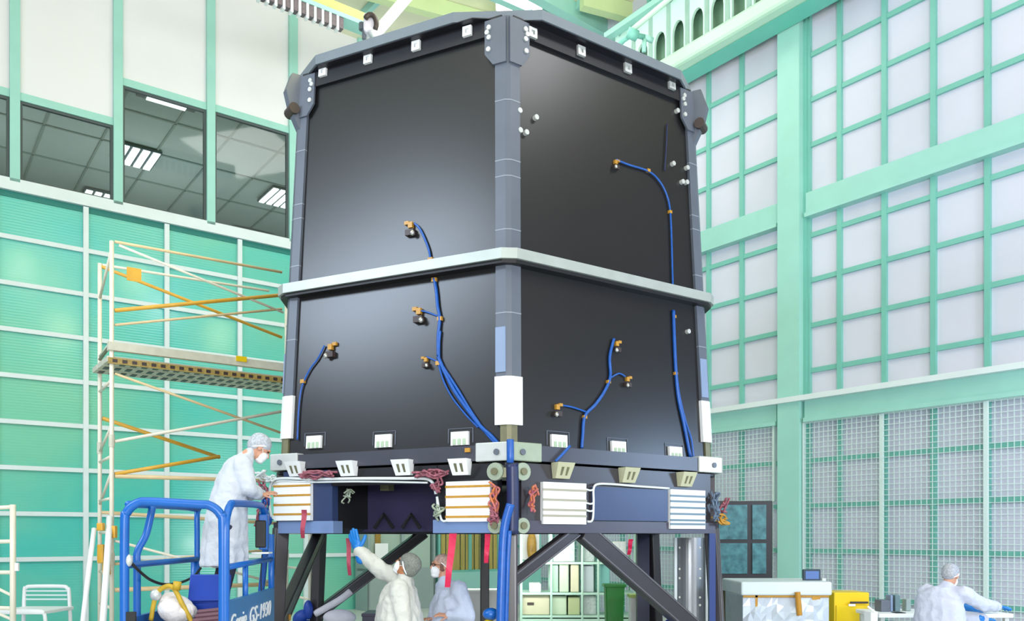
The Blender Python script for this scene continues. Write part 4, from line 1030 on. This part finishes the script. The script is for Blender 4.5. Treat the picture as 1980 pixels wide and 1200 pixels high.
for (dz, rx, ry, am) in ((.42,.30,.28,.06),(.62,.28,.26,.055),(.85,.265,.25,.045),(1.05,.26,.22,.03),(1.2,.25,.19,.02),(1.32,.22,.15,.01),(1.40,.11,.085,0)):
    gw.append((base+V((0,0,dz)), rx, ry, ax, am))
person('masked person in a cream smock reaching up under the stand with a blue glove', J, f*.80+V((0,0,.55)), V((-f.x*.55,-f.y*.55,.8)), SKIN2, SMOCKC, base, (CAPG, None), gw, glove=(None,GLOVE), curl=(.5,.12), capbig=1.13)

# companion behind the first streamer
J = {}; Y0 = 8.85; hc = at(853,1094,Y0); base = V((at(870,0,Y0).x, Y0, 0)); legs(J, base, -112, hipz=.86)
f, r = J['f'], J['r']
J['chest'] = at(868,1165,Y0); J['neck'] = at(862,1126,Y0); J['head'] = hc
sh = at(872,1137,Y0); J['shL'] = sh - r*.25; J['shR'] = sh + r*.23; J['sleeve'] = 1.2
J['elL'] = J['shL'] + V((.10,-.02,-.27)); J['elR'] = J['shR'] + V((-.04,.05,-.28))
J['wrL'] = at(868,1190,Y0-.32); J['wrR'] = at(838,1196,Y0-.10)
J['hdL'] = ((-.9,-.2,.15), (0,-.4,1)); J['hdR'] = ((-.6,-.8,.1), (.2,.2,1))
gw = []; ax = (r, f)
for (dz, rx, ry, am) in ((.42,.34,.29,.06),(.62,.32,.27,.055),(.85,.31,.25,.045),(1.02,.30,.22,.03),(1.16,.29,.19,.02),(1.29,.24,.14,.01),(1.36,.11,.085,0)):
    gw.append((base+V((0,0,dz)), rx, ry, ax, am))
person('masked person in a bluish smock and spectacles standing behind the long crimson streamer', J, V((-.86,-.42,.05)), (0,0,1), SKIN, SMOCKB, base, (mat('lilac_hair_net', (196,168,158), .8, rgb2=(150,118,104), scale=50), HAIR), gw, glasses=True, curl=(.7,.7))

# person at the bench on the right
J = {}; Y0 = 9.4; hc = at(1838,1112,Y0); base = V((at(1815,0,Y0).x, Y0, 0)); legs(J, base, 48, hipz=.84)
f, r = J['f'], J['r']
J['chest'] = at(1822,1165,Y0); J['neck'] = at(1829,1133,Y0); J['head'] = hc
sh = at(1825,1145,Y0); J['shL'] = sh - r*.20; J['shR'] = sh + r*.20
J['wrR'] = at(1928,1172,Y0+.10); J['elR'] = J['shR'].lerp(J['wrR'],.5) + V((0,-.03,-.05))
J['wrL'] = at(1905,1196,Y0+.25); J['elL'] = J['shL'].lerp(J['wrL'],.45) + V((0,0,-.14))
J['hdR'] = ((.95,.1,-.15), (.1,.2,1)); J['hdL'] = ((.8,.3,-.1), (0,0,1))
gw = []; ax = (r, f)
for (dz, rx, ry, am) in ((.40,.28,.24,.05),(.60,.27,.21,.045),(.80,.27,.19,.03),(.98,.27,.175,.015),(1.10,.26,.16,.01),(1.20,.23,.13,0),(1.28,.12,.09,0)):
    gw.append((base+V((0,0,dz)), rx, ry, ax, am))
person('person in a pale lilac smock seen from behind at the right, stretching a blue-gloved arm', J, f*.9+V((0,0,-.35)), (0,0,1), SKIN, mat('lilac_cleanroom_fabric', (190,194,214), .75, noise=.05, scale=6, bump=.3, bscale=14), base, (mat('silver_hair_net', (176,180,190), .8, rgb2=(140,142,150), scale=60), None), gw, glove=(GLOVE,GLOVE), curl=(.4,.55))
# ================================================================== things in the background
def cab(name, label, cat_, x0, y0, x1, Y, depth, m, parts=None, y1=None, group=None, rz=0.):
    p0, p1 = at(x0,y0,Y), at(x1,y0,Y); zt_ = p0.z; zb_ = 0 if y1 is None else at(x0,y1,Y).z
    c = ((p0.x+p1.x)/2, Y+depth/2, zb_); t = thing(name, label, cat_, c, group)
    b = MB(); b.box((c[0],c[1],(zt_+zb_)/2), (p1.x-p0.x, depth, zt_-zb_)); b.build('body', m, t, bevel=.012)
    return t, p0.x, p1.x, zb_, zt_
# silver cylinder right of the rear leg
p = at(1333,1036,11.1)
t = thing('steel_cylinder', 'upright silver cylinder with rivet rows behind the right leg of the stand', 'cylinder', (p.x, 11.1+.0, 0))
zc_ = H-.02
b = MB(); b.cyl((p.x,11.1,.02),(p.x,11.1,zc_),.20,36); b.build('shell', STEELC, t, smooth=False)
for dx in (-.205,.205):
    b = MB(); b.box((p.x+dx,11.0,zc_/2),(.035,.06,zc_)); b.build('edge_flange', PALE, t)
b = MB()
for dx in (-.155,.10):
    yy = 11.1-math.sqrt(.2**2-dx**2)
    for z in (.2,.45,.7,.95,1.05,1.3,1.42,1.7): b.ell((p.x+dx,yy,z),(.016,.012,.016))
b.build('rivets', RIVET, t, smooth=True)
# mottled teal glass-fronted cabinet
Yk = 13.2
t, xa, xb, zb_, zt_ = cab('glass_cabinet', 'dark teal cabinet with four mottled glass panes right of the stand', 'cabinet', 1384, 968, 1494, Yk, .6, mat('dark_cabinet', (18,24,34), .4, noise=.1, scale=4))
xm = at(1449,0,Yk).x; zs = [at(0,972,Yk).z, at(0,1046,Yk).z, at(0,1112,Yk).z]
for (a, c) in ((xa+.04, xm-.04), (xm+.04, xb-.11)):
    for k in (0, 1):
        b = MB(); b.box(((a+c)/2, Yk-.012, (zs[k]+zs[k+1])/2), (c-a, .03, zs[k]-zs[k+1]-.06)); b.build('pane', TEALG, t)
b = MB(); b.box(((xa+xb)/2,Yk-.02,.3), (xb-xa,.04,.5)); b.build('kick_panel', DARKBR, t)
# brown carton below it
t, xa, xb, zb_, zt_ = cab('carton', 'tall brown carton standing between the right leg and the wrapped cart', 'carton', 1404, 1132, 1433, 11.42, .25, BROWN)
b = MB(); b.box(((xa+xb)/2,11.545,zt_+.03), (xb-xa-.02,.27,.09)); b.build('lid', DARKBR, t)
# wrapped cart
Yw = 10.4
t, xa, xb, zb_, zt_ = cab('wrapped_cart', 'wide cart wrapped in crinkled clear plastic with yellow tape', 'cart', 1436, 1150, 1602, Yw, .85, FOIL)
b = MB(); q0, q1 = at(1431,1124,Yw), at(1606,1150,Yw); b.box(((q0.x+q1.x)/2,Yw+.42,(q0.z+q1.z)/2),(q1.x-q0.x,.95,q0.z-q1.z)); b.build('top_slab', mat('pale_slab', (206,218,222), .5, noise=.05, scale=5), t, bevel=.02)
b = MB()
zt2 = at(0,1149,Yw).z; b.box(((xa+xb)/2,Yw-.01,zt2-.02),(xb-xa,.02,.028)); b.box((at(1462,0,Yw).x,Yw-.01,zt2-.25),(.03,.02,.55)); b.box((at(1577,0,Yw).x,Yw-.012,zt2-.05),(.10,.02,.07)); b.build('tape', YTAPE, t)
rnd = random.Random(3); b = MB()
NX, NZ = 15, 11; G = []
for j in range(NZ+1):
    G.append([b.b.verts.new((xa+(xb-xa)*(i/NX)+(rnd.uniform(-.02,.02) if 0<i<NX else 0), Yw-.012-(rnd.uniform(.0,.05) if 0<i<NX and 0<j<NZ else 0), .1+(zt2-.14)*j/NZ+(rnd.uniform(-.02,.02) if 0<j<NZ else 0))) for i in range(NX+1)])
for j in range(NZ):
    for i in range(NX):
        q = (G[j][i], G[j][i+1], G[j+1][i+1], G[j+1][i])
        for tri in (((0,1,2),(0,2,3)) if rnd.random() < .5 else ((0,1,3),(1,2,3))): b.b.faces.new([q[k] for k in tri])
b.build('plastic_cover', FOIL, t)
b = MB(); p = at(1455,1137,Yw-.03); b.box(p,(.09,.02,.06)); b.build('label_mark', GREYC, t)
b = MB(); p = at(1584,1137,Yw-.03); b.box(p,(.08,.02,.03)); b.build('label_mark', LIFT_D, t)
b = MB(); b.cyl(at(1542,1144,Yw-.09), at(1546,1189,Yw-.09), .035, 14); b.build('amber_roll', mat('amber_roll', (186,134,36), .4, noise=.1, scale=8), t)
p = at(1569,1111,Yw+.3); t = thing('monitor', 'small dark monitor on top of the wrapped cart', 'monitor', (p.x, p.y, at(0,1124,Yw+.3).z))
b = MB(); b.box(p,(.22,.05,.145)); b.build('housing', mat('dark_slate', (44,62,78), .4), t, bevel=.008)
b = MB(); b.box(p+V((0,-.027,0)),(.17,.006,.10)); b.build('screen', SCREEN, t)
b = MB(); b.box(p+V((0,.02,-.064)),(.08,.08,.02)); b.build('foot', BLACK, t)
b = MB(); p = at(1592,1121,Yw+.3); b.box(p,(.05,.05,.05)); o = b.build('desk_phone', ALU); recentre(o); tag(o, 'tiny pale box beside the monitor on the wrapped cart', 'box')
# yellow cabinet
Yy = 11.2
t, xa, xb, zb_, zt_ = cab('safety_cabinet', 'bright yellow enamel cabinet right of the wrapped cart', 'cabinet', 1613, 1145, 1681, Yy, .5, YCAB)
b = MB(); b.box(((xa+xb)/2,Yy-.01,(zt_-.16)/2+.02),(xb-xa-.04,.03,zt_-.22)); o = b.build('door', YCAB, t, bevel=.008)
b = MB(); b.box((xa+(xb-xa)*.68,Yy-.035,zt_-.13),((xb-xa)*.5,.02,.025)); b.build('handle', DARKBR, t)
b = MB(); b.box((xa+(xb-xa)*.48,Yy-.03,zt_-.165),(.09,.01,.03)); b.build('label_plate', PAPER, t)
# bench with instruments at the right
Yb = 10.2
q0, q1 = at(1700,1186,Yb), at(1960,1186,Yb)
t = thing('work_bench', 'long pale bench in front of the person in lilac', 'bench', ((q0.x+q1.x)/2, Yb+.35, 0))
zb2 = q0.z; b = MB(); b.box(((q0.x+q1.x)/2,Yb+.35,zb2-.025),(q1.x-q0.x,.7,.05)); b.build('bench_top', WHITEP, t, bevel=.008)
for x in (q0.x+.06, q1.x-.06):
    for y in (Yb+.06, Yb+.64):
        b = MB(); b.box((x,y,(zb2-.05)/2),(.05,.05,zb2-.05)); b.build('leg', ALU, t)
def bench_box(x0, y0, x1, y1, dY, d, m, name, label, cat_, lid=None):
    Yv = Yb+dY; p0, p1 = at(x0,y0,Yv), at(x1,y1,Yv); zz = max(p1.z, zb2+.001)
    zz = zb2+.001; b = MB(); b.box(((p0.x+p1.x)/2,Yv+d/2,(p0.z+zz)/2),(p1.x-p0.x,d,p0.z-zz)); o = b.build(name, m, None, bevel=.01); recentre(o); tag(o, label, cat_)
    return o
bench_box(1704,1160,1722,1188,.25,.2,GREYP,'meter','small grey meter at the left end of the pale bench','meter')
bench_box(1722,1150,1727,1188,.3,.15,LBLUE,'binder','thin blue-grey binder upright on the pale bench','binder')
bench_box(1731,1150,1741,1188,.3,.15,mat('slate_can',(96,124,130),.4),'canister','slim slate canister on the pale bench','canister')
bench_box(1752,1158,1762,1188,.35,.12,GREYC,'bottle_box','grey-green box on the pale bench beside the person in lilac','box')
bench_box(1733,1192-8,1752,1190,.05,.15,BLACK,'power_supply','low black unit at the front of the pale bench','instrument')
p = at(1908,1192,Yb-.15); o = MB(); o.ell(p+V((0,.2,.10)),(.2,.12,.07)); o.ell(p+V((.1,.2,.12)),(.08,.08,.05)); o = o.build('blue_wipes', GLOVE, None, smooth=True); recentre(o); tag(o, 'crumpled blue wipes on the bench under the gloved hands', 'wipes')
t, xa, xb, zb_, zt_ = cab('document_box', 'white open box leaning beside the yellow cabinet', 'box', 1684, 1182, 1698, 9.9, .2, PAPER)
b = MB(); b.bar(at(1678,1172,9.88), at(1692,1183,9.88), .02, .02); b.build('flap', PAPER, t)
# rack with clear bags and boxes seen through the stand
Yr = 15.2
x0, x1 = at(1008,0,Yr).x, at(1228,0,Yr).x
t = thing('wire_rack', 'pale green wire rack loaded with bags and boxes behind the stand', 'rack', ((x0+x1)/2, Yr+.35, 0))
zsh = [.35, at(0,1189,Yr).z, at(0,1145,Yr).z, at(0,1086,Yr).z, at(0,1020,Yr).z]
for x in (x0, at(1066,0,Yr).x, at(1126,0,Yr).x, at(1157,0,Yr).x, x1):
    for y in (Yr, Yr+.7):
        b = MB(); b.cyl((x,y,0),(x,y,zsh[-1]+.1),.022,8); b.build('post', mat('pale_green_rack', (170,206,188), .45), t)
for z in zsh:
    b = MB(); b.box(((x0+x1)/2,Yr,z-.02),(x1-x0,.03,.04)); b.box(((x0+x1)/2,Yr+.7,z-.02),(x1-x0,.03,.04)); b.box(((x0+x1)/2,Yr+.35,z-.01),(x1-x0,.7,.012)); b.build('shelf', MATS['pale_green_rack'], t)
def rack_box(xa, y0, xb, k, m, name, label, cat_, d=.5, dy=.06):
    p0, p1 = at(xa,y0,Yr), at(xb,y0,Yr); z0 = zsh[k]+.002; h = p0.z-z0
    b = MB(); b.box(((p0.x+p1.x)/2,Yr+dy+d/2,z0+h/2),(p1.x-p0.x,d,h)); o = b.build(name, m, None, bevel=.015); recentre(o); return tag(o, label, cat_, 'boxes and bags on the wire rack')
fb = rack_box(1009,1150,1063,1,BEIGE,'file_box','beige box with a dark handle slot on the lower rack shelf','box')
WM[fb.name] = Matrix.Translation(fb.location); p = at(1026,1167,Yr); b = MB(); b.box((p.x,Yr+.055,p.z),(.12,.012,.045)); b.build('handle_slot', DARKBR, fb)
rack_box(1068,1152,1096,1,BEIGE2,'file_box','pale green box right of the beige slotted box','box')
rack_box(1099,1154,1122,1,mat('olive_board',(164,178,132),.6),'file_box','olive box left of the bagged bundle on the lower shelf','box')
rack_box(1130,1152,1154,1,CLEARB,'clear_bag','clear bag left of the green bin on the lower shelf','bag')
rack_box(1068,1092,1080,2,mat('sage_board',(156,190,168),.6),'slim_box','slim sage box at the left of the middle shelf','box')
rack_box(1082,1090,1100,2,BEIGE2,'slim_box','pale box second from the left on the middle shelf','box')
rack_box(1104,1091,1120,2,BEIGE,'slim_box','tan box in the middle of the middle rack shelf','box')
rack_box(1129,1094,1149,2,mat('grey_board',(170,184,186),.6),'slim_box','grey box right of the rack post on the middle shelf','box')
rack_box(1160,1090,1180,2,mat('aqua_board',(120,186,176),.5),'slim_box','aqua box with a blue cap on the middle shelf','box')
rack_box(1070,1046,1112,3,CLEARB,'clear_bag','big clear bag on the upper rack shelf under the brace','bag')
rack_box(1132,1050,1150,3,CLEARB,'clear_bag','small clear bag on the upper rack shelf right of centre','bag')
rack_box(1186,1046,1212,3,mat('white_bag',(222,230,228),.5,bump=.5,bscale=14),'white_bag','white bag at the right end of the upper rack shelf','bag')
rack_box(1024,1128,1046,2,mat('white_paper_stack',(228,228,230),.7),'paper_stack','white papers on the left of the middle rack shelf','papers',dy=.02)
Yn = 14.2; p0, p1 = at(1171,1132,Yn), at(1208,1132,Yn)
t = thing('green_bin', 'deep green plastic bin in front of the wire rack', 'bin', ((p0.x+p1.x)/2, Yn+.16, 0))
b = MB(); L = []
for s, z in ((.82,0.),(1.,p0.z)): 
    cx = (p0.x+p1.x)/2; w = (p1.x-p0.x)/2*s; L.append([V((cx-w,Yn+.16-w,z)), V((cx+w,Yn+.16-w,z)), V((cx+w,Yn+.16+w,z)), V((cx-w,Yn+.16+w,z))])
b.loops(L); b.build('body', GREENB, t, bevel=.02)
b = MB(); b.box((cx,Yn+.16,p0.z),(w*2+.05,w*2+.05,.05)); b.build('rim', GREENB, t, bevel=.01)
t, xa, xb, zb_, zt_ = cab('waste_box', 'small white box with a lime rim beside the green bin', 'box', 1219, 1152, 1241, 13.6, .25, PAPER)
b = MB(); b.box(((xa+xb)/2,13.72,zt_),(xb-xa+.03,.28,.05)); b.build('rim', mat('lime_rim',(184,206,120),.5), t)
t, xa, xb, zb_, zt_ = cab('dark_crate', 'dark brown crate under the long brace near the rear right leg', 'crate', 1241, 1150, 1268, 13.2, .3, mat('dark_crate_paint',(38,28,36),.5,noise=.2,scale=6))
b = MB(); b.box(((xa+xb)/2,13.35,zt_+.01),(xb-xa+.03,.33,.04)); b.build('lid', BLACK, t)
# glazed cabinets along the left wall behind the people
GC = Wall((LW.pt(0,0,.9).x, LW.pt(0,0,.9).y), 53.5, (1,-1,0))
def wall_cabinet(x0, x1, y0, y1, label, m, inner=None):
    ua, ub = GC.u(x0), GC.u(x1); xm = (x0+x1)/2; z1, z0 = GC.z(xm,y0), max(.05, GC.z(xm,y1))
    t = thing('glazed_cabinet', label, 'cabinet', GC.pt((ua+ub)/2, 0, -.3))
    b = MB(); GC.box(b, ua, ub, 0, z1, -.7, -.62); GC.box(b, ua, ua+.06, 0, z1, -.62, 0); GC.box(b, ub-.06, ub, 0, z1, -.62, 0); GC.box(b, ua, ub, z1-.08, z1, -.62, 0); GC.box(b, ua, ub, z0-.06, z0, -.62, 0); GC.box(b, ua, ub, 0, z0-.06, -.03, 0)
    b.build('carcass', m, t)
    b = MB(); um = (ua+ub)/2; GC.box(b, um-.04, um+.04, z0, z1, -.02, .03); b.build('door_stile', m, t)
    b = MB(); GC.box(b, ua+.06, ub-.06, z0, z1-.08, -.015, -.008); b.build('pane', GLASS2, t)
    return t, ua, ub, z0, z1
t, ua, ub, z0, z1 = wall_cabinet(712, 842, 985, 1098, 'grey glazed cabinet with a white notice behind the reaching arm', GREYC)
b = MB(); GC.box(b, GC.u(724), GC.u(749), GC.z(736,1080), GC.z(736,1050), .031, .04); b.build('notice', PAPER, t)
b = MB(); GC.box(b, GC.u(728), GC.u(738), z0+.3, z1-.1, -.09, -.05); b.build('amber_tube', YTAPE, t)
b = MB(); GC.box(b, ua+.1, ub-.1, z0, z1-.1, -.12, -.10); b.build('back_lining', mat('pale_lining',(196,204,196),.6), t)
t, ua, ub, z0, z1 = wall_cabinet(848, 966, 985, 1101, 'mint framed cabinet with amber strips behind its glass, left of the near leg', MINT_D)
b = MB(); u = ua+.12; k = 0
while u < ub-.15: GC.box(b, u, u+.13, z0, z1-.1, -.08+.015*(k % 3), -.07+.015*(k % 3)); u += .15; k += 1
b.build('amber_strips', AMBERC, t)
b = MB(); GC.box(b, ua-.02, ub+.02, GC.z(910,1141), GC.z(910,1105), .0, .05); b.build('drawer_front', MINT, t)
t, xa, xb, zb_, zt_ = cab('golden_locker', 'narrow mint framed cabinet with a golden bag inside, right of the near leg', 'locker', 1006, 985, 1046, 19.0, .6, MINT_D)
b = MB(); b.box(((xa+xb)/2,18.96,(at(0,1084,19).z+zt_)/2),(xb-xa-.08,.07,zt_-at(0,1084,19).z-.06)); b.build('pale_lining', PAPER, t)
b = MB(); b.ell((at(1028,0,18.9).x,18.86,at(0,1056,18.9).z),(.11,.08,.36)); b.build('golden_bag', mat('golden_bag_foil',(206,160,70),.35,noise=.35,scale=7,bump=.5,bscale=8), t, smooth=True)
# low white boxes on the floor behind
for i, (xa_, xb_, y_, Yv, m, lb) in enumerate(((884,968,1142,14.0,mat('off_white_case',(214,214,214),.5,noise=.05,scale=3),'wide off-white case on the floor left of the blue cable'),(700,740,1186,13.0,mat('dark_plum_case',(70,66,84),.5),'low dark case on the floor behind the padded sleeve'))):
    t, xa, xb, zb_, zt_ = cab('storage_case', lb, 'case', xa_, y_, xb_, Yv, .6, m)
    b = MB(); b.box(((xa+xb)/2,Yv+.3,zt_-.02),(xb-xa+.02,.62,.05)); b.build('lid', m, t, bevel=.01)
# ================================================================== light and camera
def area(name, loc, target, size, power, col=(1,1,1), sy=None):
    l = bpy.data.lights.new(name, 'AREA'); l.energy = power; l.color = col; l.shape = 'RECTANGLE'; l.size = size; l.size_y = sy or size
    o = bpy.data.objects.new(name, l); COL.objects.link(o); o.location = loc
    o.rotation_euler = (V(target)-V(loc)).to_track_quat('-Z', 'Y').to_euler(); return o
def mirror_lamp(f, x, y, dist):
    t, z = f.inv(x, y); p = f.pt(t, z); n = (f.pt(1,z)-f.pt(0,z)).cross(f.pt(0,z+1)-f.pt(0,z)).normalized()
    d = (p-CAM).normalized(); r_ = d - n*2*d.dot(n); return p + r_*dist, p
for (x, y, p) in ((-8,-2,190),(0,-2,190),(8,-2,190),(-5,3,190),(5,3,140),(0,15.5,190)):
    area('high_bay_lamp', (x, y, CEIL-.4), (x, y, 0), 3.0, p, (1,.99,.97))
area('front_fill', (0,-7,4.0), (0,15,2.5), 8., 1750, (.97,.99,1), 3.)  # added fill behind the camera, lifts the lower half of the hall
def strip_between(name, f, pxs, dist, wid, power, col):
    a, pa = mirror_lamp(f, *pxs[0], dist); c, pc_ = mirror_lamp(f, *pxs[1], dist)
    m = (a+c)/2; tgt = (pa+pc_)/2; o = area(name, m, tgt, (c-a).length, power, col, wid)
    z = (m-tgt).normalized(); x = (c-a); x = (x - z*x.dot(z)).normalized(); y = z.cross(x)
    o.rotation_euler = Matrix((x, y, z)).transposed().to_euler(); return o
area('side_fill', (11.5,-2,5), (9,14,2.5), 3., 850, (.95,.97,1), 2.)  # added fill for the lower right wall, no fixture there
for (x, y, dd) in ((38,515,14), (425,650,14), (120,640,13), (262,540,14.5)):
    r_ = ray(x, y); tt = (LW.o.x*LW.n.x + LW.o.y*LW.n.y)/(r_.x*LW.n.x + r_.y*LW.n.y); p_ = CAM + r_*tt; d_ = r_ - LW.n*2*r_.dot(LW.n)
    area('warm_high_lamp', p_ + d_*dd/d_.length, p_, .8, 60, (1,.93,.42), 1.1)
area('under_stand_fill', (-.3,14.2,1.6), (-.6,22,1.5), 2.4, 85, (1,1,.96), .4)  # unseen fill added to brighten the cabinets in the tower's shadow
strip_between('left_sheen_light', FL, ((585,655),(945,425)), 11, 1.5, 760, (.70,.83,1))  # added strip light, mirrored to lay a sheen band on the left face
p_, t_ = mirror_lamp(FR, 1022, 95, 9); area('right_highlight_light', p_, t_, 1.2, 125, (.94,.95,1))  # unseen light placed to mirror a highlight onto the right face
p_, t_ = mirror_lamp(GR, 1290, 905, 8); area('right_blue_sheen_light', p_, t_, 1.4, 230, (.5,.7,1))  # added blue light, mirrored for the sheen on the right base rail
for (x, y) in ((-4,6),(5,7),(0,14.5)): area('ceiling_fill', (x, y, 9.0), (x, y+2, 20), 2.5, 130, (1,.97,.9))  # unseen fills added in mid-air to brighten the ceiling
for k in (0, 1, 2):
    q = LW.pt(LW.u(-150)+k*5.5, zband+.1, -4.5); area('observation_fill', q, q+V((0,0,4)), 3.0, 95, (.93,.98,1))  # added upward fills that brighten the room behind the glass
w = bpy.data.worlds.new('hall_ambient'); SC.world = w; w.use_nodes = True
bg = w.node_tree.nodes['Background']; bg.inputs['Color'].default_value = (.92,.94,1.0,1); bg.inputs['Strength'].default_value = .34
cd = bpy.data.cameras.new('camera'); cam = bpy.data.objects.new('camera', cd); COL.objects.link(cam)
cam.location = CAM; cam.rotation_euler = (math.pi/2, 0, 0)
cd.sensor_fit = 'HORIZONTAL'; cd.sensor_width = 36; cd.lens = F/1980*36; cd.shift_x = 0.; cd.shift_y = (HY-600)/1980
cd.clip_end = 200
SC.camera = cam
vs = SC.view_settings; vs.view_transform = 'Standard'; vs.look = 'None'; vs.gamma = 1; vs.use_curve_mapping = False; vs.exposure = -.12
SC.cycles.use_denoising = True
SC.cycles.max_bounces = 8; SC.cycles.transparent_max_bounces = 12
